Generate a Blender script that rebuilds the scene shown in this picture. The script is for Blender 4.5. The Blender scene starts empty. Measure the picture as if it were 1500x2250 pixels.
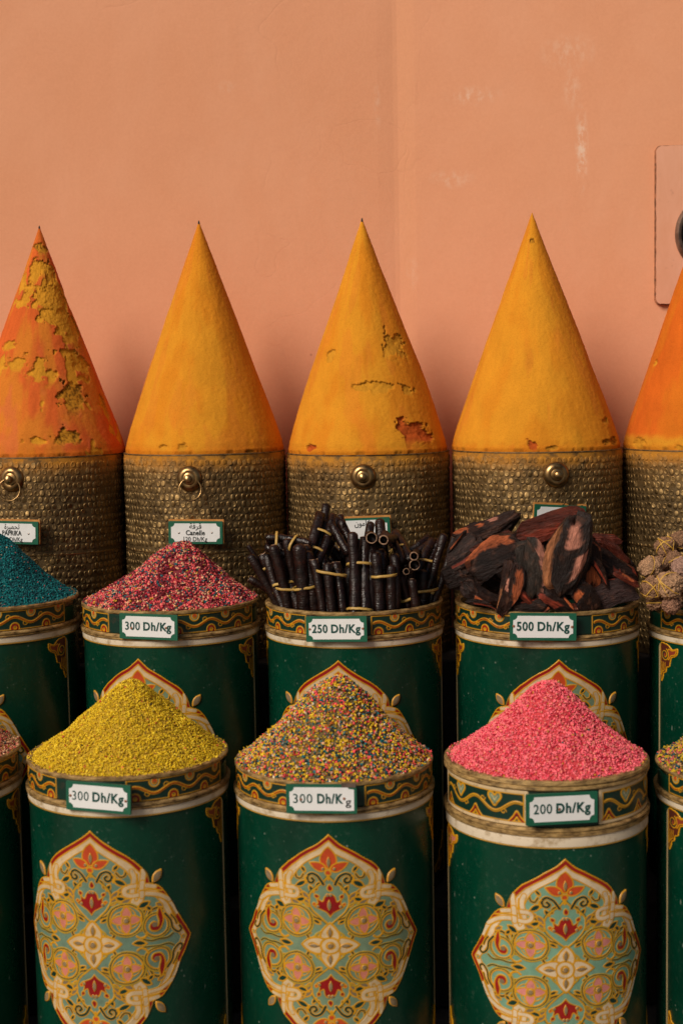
import bpy, bmesh, math, random
import numpy as np
from mathutils import Vector, Matrix, Euler

random.seed(7)
RNG = np.random.default_rng(7)
D2R = math.radians
SC = bpy.context.scene
COL = SC.collection

# ------------------------------------------------------------------ camera
FOC, PITCH, ROLL, CAMZ = 3125.0, D2R(5.07), D2R(1.0), 1.352      # focal length in pixels of a 1500 x 2250 frame
_r0, _u0 = Vector((1, 0, 0)), Vector((0, math.sin(PITCH), math.cos(PITCH)))
_f = Vector((0, math.cos(PITCH), -math.sin(PITCH)))
_r = math.cos(ROLL) * _r0 - math.sin(ROLL) * _u0
_u = math.cos(ROLL) * _u0 + math.sin(ROLL) * _r0
cam_data = bpy.data.cameras.new('camera')
cam = bpy.data.objects.new('camera', cam_data)
COL.objects.link(cam)
m = Matrix((( _r.x, _u.x, -_f.x, 0), (_r.y, _u.y, -_f.y, 0), (_r.z, _u.z, -_f.z, CAMZ), (0, 0, 0, 1)))
cam.matrix_world = m
cam_data.sensor_fit = 'VERTICAL'
cam_data.sensor_height = 36.0
cam_data.sensor_width = 24.0
cam_data.lens = 36.0 * FOC / 2250.0
cam_data.clip_start, cam_data.clip_end = 0.05, 200
cam_data.dof.use_dof = True
cam_data.dof.focus_distance = 3.22
cam_data.dof.aperture_fstop = 3.2
SC.camera = cam


def at(px, py, Y):
    """World point at depth Y seen at pixel (px, py) of the 1500 x 2250 photograph."""
    d = _r * ((px - 750) / FOC) - _u * ((py - 1125) / FOC) + _f
    return Vector((0, 0, CAMZ)) + d * (Y / d.y)


# ------------------------------------------------------------------ light
SUN_EL, SUN_AZ = D2R(37), D2R(-41)          # azimuth from -Y (behind the camera) towards -X
w = bpy.data.worlds.new('World')
SC.world = w
w.use_nodes = True
nt = w.node_tree
nt.nodes.clear()
sky = nt.nodes.new('ShaderNodeTexSky')
sky.sky_type = 'NISHITA'
sky.sun_disc = False
sky.sun_elevation = SUN_EL
sdir = Vector((math.sin(SUN_AZ) * math.cos(SUN_EL), -math.cos(SUN_AZ) * math.cos(SUN_EL), math.sin(SUN_EL)))   # towards the sun
sky.sun_rotation = math.atan2(sdir.x, sdir.y)
sky.air_density, sky.dust_density, sky.ozone_density = 1.0, 4.0, 0.6
bg = nt.nodes.new('ShaderNodeBackground')
bg.inputs['Strength'].default_value = 0.045
wo = nt.nodes.new('ShaderNodeOutputWorld')
nt.links.new(sky.outputs[0], bg.inputs[0])
nt.links.new(bg.outputs[0], wo.inputs[0])
sl = bpy.data.lights.new('sun', 'SUN')
sl.energy, sl.angle, sl.color = 2.7, D2R(24), (1.0, 0.90, 0.78)
sun = bpy.data.objects.new('sun', sl)
COL.objects.link(sun)
sun.rotation_euler = sdir.to_track_quat('Z', 'Y').to_euler()
sun.location = sdir * 8
SC.view_settings.view_transform = 'Standard'
SC.view_settings.look = 'None'
SC.view_settings.exposure = 0.13
SC.view_settings.gamma = 1.0

# ------------------------------------------------------------------ helpers: objects
def tag(o, label=None, cat=None, group=None, kind=None):
    for k, v in (('label', label), ('category', cat), ('group', group), ('kind', kind)):
        if v:
            o[k] = v
    return o


def empty(name, loc=(0, 0, 0), rz=0.0):
    o = bpy.data.objects.new(name, None)
    o.empty_display_size = 0.05
    o.location = loc
    o.rotation_euler = (0, 0, rz)
    COL.objects.link(o)
    return o


def link(name, me, parent=None, loc=None, rot=None):
    o = bpy.data.objects.new(name, me)
    COL.objects.link(o)
    if parent is not None:
        o.parent = parent
    if loc is not None:
        o.location = loc
    if rot is not None:
        o.rotation_euler = rot
    return o


def kids(o):
    return [c for c in bpy.data.objects if c.parent is o]


def copy_tree(o, parent=None, ch=None):
    if ch is None:
        ch = {}
        for c in bpy.data.objects:
            if c.parent is not None:
                ch.setdefault(c.parent.name, []).append(c)
    c = o.copy()
    COL.objects.link(c)
    c.parent = parent
    for k in ch.get(o.name, []):
        copy_tree(k, c, ch)
    return c


def mesh(name, verts, faces, mats, smooth=True, col=None, mi=None):
    """A mesh from arrays; faces is an (n,3) or (n,4) array or a list of lists."""
    me = bpy.data.meshes.new(name)
    if isinstance(faces, np.ndarray):
        v = np.asarray(verts, dtype=np.float32)
        f = np.ascontiguousarray(faces, dtype=np.int32)
        n, k = f.shape
        me.vertices.add(len(v)); me.vertices.foreach_set('co', v.ravel())
        me.loops.add(n * k); me.loops.foreach_set('vertex_index', f.ravel())
        me.polygons.add(n)
        me.polygons.foreach_set('loop_start', np.arange(0, n * k, k, dtype=np.int32))
        try:
            me.polygons.foreach_set('loop_total', np.full(n, k, dtype=np.int32))
        except Exception:
            pass
        me.update(calc_edges=True)
    else:
        me.from_pydata([tuple(x) for x in verts], [], faces)
        me.update()
    if col is not None:
        a = me.color_attributes.new('tint', 'FLOAT_COLOR', 'POINT')
        c = np.ones((len(me.vertices), 4), dtype=np.float32)
        c[:, :3] = col
        a.data.foreach_set('color', c.ravel())
    for mm in (mats if isinstance(mats, (list, tuple)) else [mats]):
        me.materials.append(mm)
    if mi is not None:
        me.polygons.foreach_set('material_index', np.asarray(mi, dtype=np.int32))
    me.polygons.foreach_set('use_smooth', [bool(smooth)] * len(me.polygons))
    me.update()
    return me


def lathe(name, prof, mats, segs=128, closed=False, smooth=True, mi=None):
    """Revolve [(r, z)] about z."""
    n = len(prof)
    th = np.linspace(0, 2 * np.pi, segs, endpoint=False)
    P = np.array(prof)
    v = np.zeros((segs, n, 3))
    v[..., 0] = np.sin(th)[:, None] * P[None, :, 0]
    v[..., 1] = -np.cos(th)[:, None] * P[None, :, 0]
    v[..., 2] = P[None, :, 1]
    ii = np.arange(segs)
    f = []
    for j in range(n if closed else n - 1):
        k = (j + 1) % n
        a = ii * n + j; b = ((ii + 1) % segs) * n + j
        c = ((ii + 1) % segs) * n + k; d = ii * n + k
        f.append(np.stack([a, d, c, b], 1))
    f = np.concatenate(f)
    me = mesh(name, v.reshape(-1, 3), f, mats, smooth)
    if smooth:
        try:
            me.set_sharp_from_angle(angle=D2R(38))
        except Exception:
            pass
    return me


def box_bm(bm, c, s, bev=0.0, rot=None):
    r = bmesh.ops.create_cube(bm, size=1.0)
    vs = r['verts']
    M = Matrix.Translation(c) @ (rot or Matrix.Identity(4)) @ Matrix.Diagonal((s[0], s[1], s[2], 1))
    bmesh.ops.transform(bm, matrix=M, verts=vs)
    if bev:
        es = list({e for v in vs for e in v.link_edges})
        bmesh.ops.bevel(bm, geom=es, offset=bev, segments=2, affect='EDGES', profile=0.5)


def bm_mesh(name, bm, mats, smooth=False):
    me = bpy.data.meshes.new(name)
    bm.normal_update()
    bm.to_mesh(me)
    bm.free()
    for mm in (mats if isinstance(mats, (list, tuple)) else [mats]):
        me.materials.append(mm)
    me.polygons.foreach_set('use_smooth', [bool(smooth)] * len(me.polygons))
    return me


def tube(path, rad, segs=8, caps=True, flat=1.0, up=None, closed=False):
    """Vertices and quads of a tube along path (list of Vector); rad number or list."""
    P = [Vector(p) for p in path]
    n = len(P)
    R = rad if isinstance(rad, (list, tuple)) else [rad] * n
    V, F = [], []
    ref = None
    for i in range(n):
        if closed:
            t = (P[(i + 1) % n] - P[i - 1]).normalized()
        else:
            t = (P[min(i + 1, n - 1)] - P[max(i - 1, 0)]).normalized()
        if up is not None:
            ref = Vector(up(i)) if callable(up) else Vector(up)
        elif ref is None:
            ref = Vector((0, 0, 1)) if abs(t.z) < 0.9 else Vector((1, 0, 0))
        a = (ref - t * ref.dot(t)).normalized()
        b = t.cross(a)
        if up is None:
            ref = a
        for k in range(segs):
            an = 2 * math.pi * k / segs
            V.append(P[i] + a * (math.cos(an) * R[i]) + b * (math.sin(an) * R[i] * flat))
    for i in range(n if closed else n - 1):
        for k in range(segs):
            k2 = (k + 1) % segs
            i2 = (i + 1) % n
            F.append([i * segs + k, i2 * segs + k, i2 * segs + k2, i * segs + k2])
    if caps and not closed:
        F.append([k for k in range(segs)])
        F.append([(n - 1) * segs + k for k in range(segs)][::-1])
    return V, F


# ------------------------------------------------------------------ helpers: noise
def _hash(i, j, k, s):
    h = (i.astype(np.uint32) * np.uint32(374761393) + j.astype(np.uint32) * np.uint32(668265263)
         + k.astype(np.uint32) * np.uint32(2147483647) + np.uint32(s * 7919 + 13))
    h = (h ^ (h >> np.uint32(13))) * np.uint32(1274126177)
    h = (h ^ (h >> np.uint32(16))) * np.uint32(2246822519)
    h = h ^ (h >> np.uint32(15))
    return (h & np.uint32(0xFFFFFF)).astype(np.float64) / 0xFFFFFF


def vn(x, y, z=0.0, s=0):
    x, y, z = np.broadcast_arrays(np.asarray(x, float), np.asarray(y, float), np.asarray(z, float))
    xi, yi, zi = np.floor(x).astype(np.int64), np.floor(y).astype(np.int64), np.floor(z).astype(np.int64)
    fx, fy, fz = x - xi, y - yi, z - zi
    fx, fy, fz = [t * t * (3 - 2 * t) for t in (fx, fy, fz)]
    out = 0
    for a in (0, 1):
        for b in (0, 1):
            for c in (0, 1):
                wgt = (fx if a else 1 - fx) * (fy if b else 1 - fy) * (fz if c else 1 - fz)
                out = out + wgt * _hash(xi + a, yi + b, zi + c, s)
    return out


def fbm(x, y, z=0.0, s=0, o=4):
    out, amp, tot = 0, 1.0, 0
    x, y, z = np.asarray(x, float), np.asarray(y, float), np.asarray(z, float)
    for i in range(o):
        out = out + amp * vn(x, y, z, s + i * 17)
        tot += amp
        amp *= 0.5
        x, y, z = x * 2.03 + 11.3, y * 2.03 + 7.7, z * 2.03 + 3.1
    return out / tot


def sst(a, b, x):
    t = np.clip((x - a) / (b - a), 0, 1)
    return t * t * (3 - 2 * t)


# ------------------------------------------------------------------ helpers: materials
class NT:
    def __init__(s, name):
        s.m = bpy.data.materials.new(name)
        s.m.use_nodes = True
        s.n = s.m.node_tree.nodes
        s.l = s.m.node_tree.links
        s.b = s.n['Principled BSDF']
        s.tc = None

    def obj(s):
        if s.tc is None:
            s.tc = s.n.new('ShaderNodeTexCoord')
        return s.tc.outputs['Object']

    def mapped(s, scale=(1, 1, 1), loc=(0, 0, 0), rot=(0, 0, 0)):
        mp = s.n.new('ShaderNodeMapping')
        s.l.new(s.obj(), mp.inputs[0])
        mp.inputs['Scale'].default_value = scale
        mp.inputs['Location'].default_value = loc
        mp.inputs['Rotation'].default_value = rot
        return mp.outputs[0]

    def noise(s, scale, detail=4, rough=0.55, vec=None, dist=0.0):
        t = s.n.new('ShaderNodeTexNoise')
        t.inputs['Scale'].default_value = scale
        t.inputs['Detail'].default_value = detail
        t.inputs['Roughness'].default_value = rough
        t.inputs['Distortion'].default_value = dist
        s.l.new(vec if vec is not None else s.obj(), t.inputs['Vector'])
        return t.outputs['Fac']

    def voro(s, scale, feature='F1', vec=None, out='Distance'):
        t = s.n.new('ShaderNodeTexVoronoi')
        t.feature = feature
        t.inputs['Scale'].default_value = scale
        s.l.new(vec if vec is not None else s.obj(), t.inputs['Vector'])
        return t.outputs[out]

    def ramp(s, fac, stops, interp='LINEAR'):
        t = s.n.new('ShaderNodeValToRGB')
        t.color_ramp.interpolation = interp
        e = t.color_ramp.elements
        while len(e) < len(stops):
            e.new(0.5)
        for el, (p, c) in zip(e, stops):
            el.position = p
            el.color = (c, c, c, 1) if isinstance(c, (int, float)) else (*c, 1)
        s.l.new(fac, t.inputs[0])
        return t.outputs[0]

    def mix(s, fac, a, b, mode='MIX'):
        t = s.n.new('ShaderNodeMix')
        t.data_type = 'RGBA'
        t.blend_type = mode
        for sock, v in ((t.inputs[0], fac), (t.inputs[6], a), (t.inputs[7], b)):
            if isinstance(v, (int, float)):
                sock.default_value = v
            elif isinstance(v, tuple):
                sock.default_value = (*v, 1)
            else:
                s.l.new(v, sock)
        return t.outputs[2]

    def math(s, op, a, b=0.0, c=None):
        t = s.n.new('ShaderNodeMath')
        t.operation = op
        for i, v in enumerate((a, b) if c is None else (a, b, c)):
            if isinstance(v, (int, float)):
                t.inputs[i].default_value = v
            else:
                s.l.new(v, t.inputs[i])
        return t.outputs[0]

    def attr(s, name='tint'):
        t = s.n.new('ShaderNodeAttribute')
        t.attribute_name = name
        return t.outputs['Color']

    def bump(s, h, strength=0.5, dist=0.001, prev=None):
        t = s.n.new('ShaderNodeBump')
        t.inputs['Strength'].default_value = strength
        t.inputs['Distance'].default_value = dist
        s.l.new(h, t.inputs['Height'])
        if prev is not None:
            s.l.new(prev, t.inputs['Normal'])
        return t.outputs[0]

    def fin(s, base=None, rough=0.5, metal=0.0, normal=None, spec=None, coat=None):
        for key, v in (('Base Color', base), ('Roughness', rough), ('Metallic', metal), ('Specular IOR Level', spec), ('Coat Weight', coat)):
            if v is None:
                continue
            if isinstance(v, (int, float)):
                s.b.inputs[key].default_value = v
            elif isinstance(v, tuple):
                s.b.inputs[key].default_value = (*v, 1)
            else:
                s.l.new(v, s.b.inputs[key])
        if normal is not None:
            s.l.new(normal, s.b.inputs['Normal'])
        return s.m


M = {}
# plaster wall
t = NT('salmon_plaster')
big = t.noise(1.3, 3, 0.5)
c = t.ramp(big, [(0.3, (0.70, 0.306, 0.158)), (0.7, (0.77, 0.355, 0.202))])
fine = t.noise(140, 6, 0.7)
c = t.mix(0.22, c, t.ramp(fine, [(0.3, (0.60, 0.25, 0.13)), (0.7, (0.78, 0.38, 0.22))]))
blot = t.ramp(t.noise(3.2, 6, 0.7, t.mapped((1, 1, .6)), 0.6), [(0.45, 0.0), (0.68, 1.0)])
c = t.mix(t.math('MULTIPLY', blot, 0.35), c, (0.78, 0.39, 0.235))
spk = t.ramp(t.noise(9, 8, 0.75), [(0.28, 1.0), (0.32, 0.0)])
c = t.mix(t.math('MULTIPLY', spk, 0.35), c, (0.42, 0.12, 0.07))
def scuff(t, x, z, rx, rz, rot=0.0):
    """1 inside a soft-edged ellipse round (x, z) of the wall."""
    mp = t.mapped((1 / rx, 0.0, 1 / rz), (-x / rx, 0, -z / rz))
    ln = t.n.new('ShaderNodeVectorMath'); ln.operation = 'LENGTH'
    t.l.new(mp, ln.inputs[0])
    return t.ramp(ln.outputs['Value'], [(0.2, 1.0), (1.0, 0.0)])
WALLY = 3.87
def wxz(px, py):
    p = at(px, py, WALLY)
    return p.x, p.z
chalk = t.ramp(t.noise(55, 8, 0.8, t.mapped((1, 1, 0.55))), [(0.47, 0.0), (0.58, 1.0)])
tot = None
for px, py, rx, ry, k in ((1038, 213, 0.085, 0.030, 0.55), (1272, 330, 0.020, 0.14, 0.9), (1245, 120, 0.09, 0.055, 0.35), (990, 395, 0.07, 0.03, 0.4), (1250, 200, 0.03, 0.07, 0.4), (828, 240, 0.012, 0.09, 0.3), (905, 600, 0.02, 0.05, 0.35), (500, 190, .03, .02, .3)):
    x, z = wxz(px, py)
    f = t.math('MULTIPLY', scuff(t, x, z, rx, ry), k * 0.8)
    tot = f if tot is None else t.math('MAXIMUM', tot, f)
c = t.mix(t.math('MULTIPLY', chalk, tot), c, (0.80, 0.60, 0.46))
# yellower strip along the bend: light on the turned plane, put into the colour
x0, _ = wxz(890, 200)
fx = t.mapped((1 / 0.045, 0, 0), (-x0 / 0.045, 0, 0))
ln = t.n.new('ShaderNodeVectorMath'); ln.operation = 'LENGTH'; t.l.new(fx, ln.inputs[0])
c = t.mix(t.math('MULTIPLY', t.ramp(ln.outputs['Value'], [(0.0, 1.0), (1.0, 0.0)]), 0.14), c, (0.76, 0.37, 0.17))
# hairline cracks
wv = t.n.new('ShaderNodeVectorMath'); wv.operation = 'ADD'
nzc = t.n.new('ShaderNodeTexNoise'); nzc.inputs['Scale'].default_value = 4.0; t.l.new(t.obj(), nzc.inputs['Vector'])
scl = t.n.new('ShaderNodeVectorMath'); scl.operation = 'SCALE'; scl.inputs['Scale'].default_value = 0.5
t.l.new(nzc.outputs['Color'], scl.inputs[0]); t.l.new(t.obj(), wv.inputs[0]); t.l.new(scl.outputs[0], wv.inputs[1])
ed = t.voro(2.1, 'DISTANCE_TO_EDGE', wv.outputs[0])
msk = t.ramp(t.noise(1.7, 2, 0.5), [(0.55, 0.0), (0.62, 1.0)])
crack = t.math('MULTIPLY', t.ramp(ed, [(0.0, 1.0), (0.006, 0.0)]), msk)
c = t.mix(t.math('MULTIPLY', crack, 0.07), c, (0.48, 0.19, 0.11))
h = t.math('ADD', t.math('MULTIPLY', t.noise(260, 4, 0.65), 0.8), t.math('MULTIPLY', t.noise(90, 4, 0.6), 0.7))
nrm = t.bump(h, 0.34, 0.0018)
nrm = t.bump(crack, 0.25, -0.0012, nrm)
nrm = t.bump(t.noise(5, 3, 0.5), 0.3, 0.012, nrm)
nrm = t.bump(t.noise(7, 5, 0.6, t.mapped((1, 1, 4.5), (0, 0, 0), (0, 0.5, 0)), 0.8), 0.10, 0.004, nrm)
spots = t.ramp(t.voro(5.5), [(0.014, 1.0), (0.024, 0.0)])
c = t.mix(t.math('MULTIPLY', spots, 0.55), c, (0.38, 0.12, 0.07))
M['wall'] = t.fin(c, 0.85, 0, nrm, 0.25)


def powder(name, dark=0.35, grain=420):
    t = NT(name)
    a = t.attr()
    g = t.noise(grain, 3, 0.7)
    c = t.mix(t.ramp(g, [(0.25, 0.45), (0.5, 0.0)]), a, (0.40, 0.12, 0.01), 'MULTIPLY')
    h = t.math('ADD', t.noise(grain, 3, 0.7), t.math('MULTIPLY', t.noise(90, 3, 0.6), 1.1))
    return t.fin(c, 0.95, 0, t.bump(h, dark, 0.0022), 0.1)
M['powder'] = powder('packed_spice_powder')


def painted(name, rough=0.35, wear=0.25, wearcol=(0.05, 0.03, 0.02), coat=0.25):
    t = NT(name)
    a = t.attr()
    n1 = t.noise(60, 6, 0.7)
    c = t.mix(t.math('MULTIPLY', t.ramp(n1, [(0.56, 0.0), (0.66, 1.0)]), wear), a, wearcol)
    c = t.mix(0.30, c, t.ramp(t.noise(22, 4, 0.6), [(0.3, 0.55), (0.7, 1.0)]), 'MULTIPLY')
    nr = t.bump(t.noise(240, 3, 0.6), 0.15, 0.0008)
    return t.fin(c, rough, 0, nr, 0.3, coat * 0.4)
M['ornament'] = painted('painted_gesso', 0.38, 0.2)
M['band'] = painted('painted_band', 0.4, 0.5)


def plain(name, c1, rough=0.5, metal=0.0, c2=None, scale=30, bump=0.15, bscale=200, bd=0.001, spec=None, coat=None, lo=0.35, hi=0.65, vec=(1, 1, 1)):
    t = NT(name)
    base = c1
    if c2 is not None:
        base = t.ramp(t.noise(scale, 5, 0.65, t.mapped(vec)), [(lo, c1), (hi, c2)])
    n = t.bump(t.noise(bscale, 4, 0.6, t.mapped(vec)), bump, bd) if bump else None
    return t.fin(base, rough, metal, n, spec, coat)


# green lacquer with dust specks, rubbed patches and long scratches
t = NT('green_lacquer')
c = t.ramp(t.noise(5, 4, 0.6, t.mapped((1, 1, 0.35))), [(0.3, (0.0004, 0.020, 0.010)), (0.7, (0.0008, 0.050, 0.026))])
sp = t.ramp(t.voro(60), [(0.07, 1.0), (0.16, 0.0)])
sp = t.math('MULTIPLY', sp, t.ramp(t.noise(14, 4, 0.7), [(0.48, 0.0), (0.62, 1.0)]))
scr = t.ramp(t.voro(38, 'F1', t.mapped((1, 1, 0.35), (3, 3, 3), (0.2, 0.1, 0.0))), [(0.05, 1.0), (0.10, 0.0)])
scr = t.math('MULTIPLY', scr, t.ramp(t.noise(9, 3, 0.6), [(0.55, 0.0), (0.65, 1.0)]))
dm = t.math('MAXIMUM', t.math('MULTIPLY', sp, 0.55), t.math('MULTIPLY', scr, 0.6))
vsc = t.ramp(t.noise(16, 5, 0.7, t.mapped((6, 6, 0.5))), [(0.64, 0.0), (0.72, 1.0)])
vsc = t.math('MULTIPLY', vsc, t.ramp(t.noise(7, 3, 0.6), [(0.5, 0.0), (0.7, 1.0)]))
dm = t.math('MAXIMUM', dm, t.math('MULTIPLY', vsc, 0.16))
dus = t.ramp(t.noise(95, 6, 0.75), [(0.55, 0.0), (0.70, 1.0)])
dm = t.math('MAXIMUM', dm, t.math('MULTIPLY', dus, 0.07))
c = t.mix(dm, c, (0.30, 0.34, 0.28))
rg = t.ramp(t.noise(11, 5, 0.65), [(0.35, 0.22), (0.7, 0.42)])
M['green'] = t.fin(c, rg, 0, t.bump(t.noise(13, 4, 0.6), 0.22, 0.006), 0.32, 0.0)

M['gold'] = plain('worn_gold_paint', (0.10, 0.055, 0.018), 0.40, 0.2, (0.50, 0.32, 0.12), 45, 0.35, 120, 0.002, vec=(1, 1, 3))
M['white_strip'] = plain('cream_paint', (0.34, 0.24, 0.13), 0.5, 0, (0.62, 0.52, 0.38), 38, 0.2, 90, 0.001, lo=0.3, hi=0.5)
M['line'] = plain('edge_line_paint', (0.22, 0.15, 0.05), 0.5, 0, (0.45, 0.38, 0.24), 30, 0.1)
M['inside'] = plain('dark_inside', (0.02, 0.015, 0.01), 0.8)
M['gold_edge'] = plain('gold_edge', (0.44, 0.20, 0.01), 0.45, 0, (0.58, 0.28, 0.02), 60, 0.1)
M['mirror'] = plain('dulled_mirror_glass', (0.16, 0.11, 0.055), 0.5, 0.0, (0.26, 0.19, 0.11), 60, 0.1, 80, spec=0.2)
M['sign_green'] = plain('sign_green', (0.006, 0.085, 0.045), 0.35, 0, (0.008, 0.10, 0.055), 20, 0.05)
M['sign_white'] = plain('sign_white', (0.62, 0.62, 0.60), 0.32, 0, (0.72, 0.72, 0.71), 9, 0.03, spec=0.5, lo=0.3, hi=0.5)
M['letter_green'] = plain('lettering_green', (0.006, 0.055, 0.045), 0.4, 0, None, bump=0)
M['letter_black'] = plain('lettering_black', (0.015, 0.02, 0.02), 0.4, 0, None, bump=0)
M['screw'] = plain('screw_steel', (0.35, 0.33, 0.30), 0.35, 0.9, (0.20, 0.08, 0.04), 90, 0.2)
M['rust'] = plain('rusty_screw', (0.22, 0.07, 0.03), 0.6, 0.5, (0.35, 0.22, 0.14), 90, 0.2)
M['wood'] = plain('dusted_wood', (0.40, 0.15, 0.025), 0.8, 0, (0.52, 0.22, 0.05), 60, 0.3)

# hammered brass: tint.r = height of the relief (dirt sits in the grooves), powder dust near the rim by object z
t = NT('hammered_brass')
a = t.attr()
sep = t.n.new('ShaderNodeSeparateColor'); t.l.new(a, sep.inputs[0])
hgt = sep.outputs[0]
pat = t.noise(9, 5, 0.65)
pat2 = t.noise(70, 5, 0.6)
brass = t.ramp(pat2, [(0.3, (0.22, 0.13, 0.045)), (0.7, (0.46, 0.31, 0.135))])
tarn = t.ramp(pat, [(0.40, 1.0), (0.62, 0.0)])
c = t.mix(t.math('MULTIPLY', tarn, 0.75), brass, (0.10, 0.062, 0.028))
dirt = t.ramp(hgt, [(0.0, 1.0), (0.5, 0.0)])
c = t.mix(t.math('MULTIPLY', dirt, 0.70), c, (0.075, 0.046, 0.018))
dz = sep.outputs[1]
dust = t.math('MULTIPLY', dz, t.ramp(t.noise(32, 6, 0.7), [(0.32, 0.0), (0.55, 1.0)]))
dcol = t.mix(t.noise(3, 2, 0.5), (0.42, 0.15, 0.012), (0.50, 0.24, 0.02))
c = t.mix(dust, c, dcol)
met = t.math('MULTIPLY', t.math('SUBTRACT', 1.0, t.math('MULTIPLY', dirt, 0.45)), t.math('SUBTRACT', 1.0, dust))
rgh = t.math('ADD', t.ramp(pat2, [(0.3, 0.42), (0.7, 0.60)]), t.math('MULTIPLY', dust, 0.4))
M['brass'] = t.fin(c, rgh, met, t.bump(t.noise(300, 3, 0.6), 0.25, 0.0015), 0.4)
M['brass_smooth'] = plain('worn_brass', (0.36, 0.22, 0.09), 0.30, 0.95, (0.10, 0.05, 0.02), 50, 0.12, 90, lo=0.5, hi=0.72)
M['pot_rim'] = plain('tarnished_rim', (0.04, 0.025, 0.012), 0.6, 0.4, (0.22, 0.12, 0.04), 60, 0.3)
M['spike'] = plain('dark_tip', (0.03, 0.02, 0.012), 0.7)

M['stone'] = plain('paving_stone', (0.16, 0.13, 0.11), 0.85, 0, (0.24, 0.20, 0.17), 12, 0.4, 60, 0.004)
M['step'] = plain('dark_step', (0.03, 0.022, 0.018), 0.8, 0, (0.05, 0.04, 0.03), 12, 0.3, 60, 0.003)


def grainmat(name, rough=0.6):
    t = NT(name)
    return t.fin(t.attr(), rough, 0, None, 0.3)
M['grain'] = grainmat('spice_grains')

# dark glossy sticks with cross ribs
t = NT('dark_glossy_stick')
v = t.mapped((1, 1, 1))
wv = t.n.new('ShaderNodeTexWave'); wv.wave_type = 'BANDS'; wv.bands_direction = 'Z'
wv.inputs['Scale'].default_value = 60; wv.inputs['Distortion'].default_value = 1.6; wv.inputs['Detail'].default_value = 2
t.l.new(v, wv.inputs['Vector'])
c = t.ramp(t.noise(35, 5, 0.65), [(0.35, (0.004, 0.0018, 0.0015)), (0.60, (0.016, 0.005, 0.003)), (0.76, (0.065, 0.014, 0.006))])
nb = t.bump(wv.outputs['Fac'], 0.16, 0.0009)
nb = t.bump(t.noise(55, 4, 0.65), 0.7, 0.005, nb)
M['stick'] = t.fin(c, t.ramp(t.noise(28, 4, 0.6), [(0.35, 0.2), (0.65, 0.55)]), 0, nb, 0.36, 0.0)
M['stick_end'] = plain('stick_cut_end', (0.14, 0.07, 0.035), 0.75, 0, (0.36, 0.22, 0.13), 160, 0.4)
M['rubber'] = plain('yellow_band', (0.36, 0.21, 0.045), 0.5, 0, (0.50, 0.32, 0.08), 80, 0.15)
M['raffia'] = plain('yellow_raffia', (0.42, 0.22, 0.02), 0.55, 0, (0.60, 0.36, 0.06), 80, 0.15)

t = NT('bark_chunk')
a = t.attr()
n1 = t.noise(30, 6, 0.7, t.mapped((0.35, 1.6, 1.6)))
n2 = t.noise(160, 4, 0.7, t.mapped((0.3, 1.5, 1.5)))
c = t.mix(0.85, a, t.ramp(n1, [(0.3, 0.2), (0.7, 1.3)]), 'MULTIPLY')
c = t.mix(0.5, c, t.ramp(n2, [(0.35, 0.3), (0.65, 1.5)]), 'MULTIPLY')
nb = t.bump(n1, 0.9, 0.010)
nb = t.bump(n2, 0.8, 0.004, nb)
M['bark'] = t.fin(c, t.ramp(n1, [(0.3, 0.6), (0.7, 0.33)]), 0, nb, 0.22)

t = NT('crumbly_crust')
a = t.attr()
c = t.mix(0.65, a, t.ramp(t.noise(420, 3, 0.7), [(0.35, 0.25), (0.65, 1.5)]), 'MULTIPLY')
M['crust'] = t.fin(c, 0.75, 0, t.bump(t.noise(420, 3, 0.7), 0.8, 0.004), 0.3)
t = NT('panel_paint')
c = t.ramp(t.noise(12, 6, 0.7, t.mapped((1, 1, 0.4))), [(0.3, (0.66, 0.30, 0.17)), (0.7, (0.74, 0.37, 0.24))])
c = t.mix(t.math('MULTIPLY', t.ramp(t.noise(30, 7, 0.8), [(0.60, 0.0), (0.68, 1.0)]), 0.4), c, (0.30, 0.12, 0.08))
M['panel'] = t.fin(c, 0.6, 0, t.bump(t.noise(50, 4, 0.6), 0.2, 0.002), 0.4)
M['panel_edge'] = plain('chipped_edge', (0.09, 0.035, 0.015), 0.8, 0, (0.45, 0.18, 0.08), 90, 0.3)
M['vent_rim'] = plain('scratched_rim', (0.05, 0.02, 0.012), 0.4, 0.6, (0.28, 0.20, 0.15), 25, 0.3)
M['vent_dark'] = plain('black_glass', (0.006, 0.007, 0.012), 0.15, 0, (0.012, 0.010, 0.010), 30, 0.15)
# ------------------------------------------------------------------ painted relief drawn on a fine grid
GOLD, DGOLD = (0.60, 0.28, 0.006), (0.26, 0.14, 0.02)
RED, ORED, CREAM, SAGE = (0.27, 0.006, 0.006), (0.52, 0.065, 0.015), (0.62, 0.46, 0.26), (0.175, 0.255, 0.160)
PINK, DGREEN, TAUPE, OLIVE = (0.60, 0.20, 0.14), (0.003, 0.035, 0.022), (0.20, 0.15, 0.085), (0.44, 0.27, 0.02)


def cr(pts, n=7, closed=False):
    P = np.asarray(pts, float)
    N = len(P)
    out = []
    for i in range(N if closed else N - 1):
        if closed:
            p0, p1, p2, p3 = P[i - 1], P[i], P[(i + 1) % N], P[(i + 2) % N]
        else:
            p0, p1, p2, p3 = P[max(i - 1, 0)], P[i], P[i + 1], P[min(i + 2, N - 1)]
        for k in range(n):
            t = k / n
            out.append(0.5 * (2 * p1 + (p2 - p0) * t + (2 * p0 - 5 * p1 + 4 * p2 - p3) * t * t + (3 * p1 - p0 - 3 * p2 + p3) * t ** 3))
    if not closed:
        out.append(P[-1])
    return np.array(out)


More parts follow.
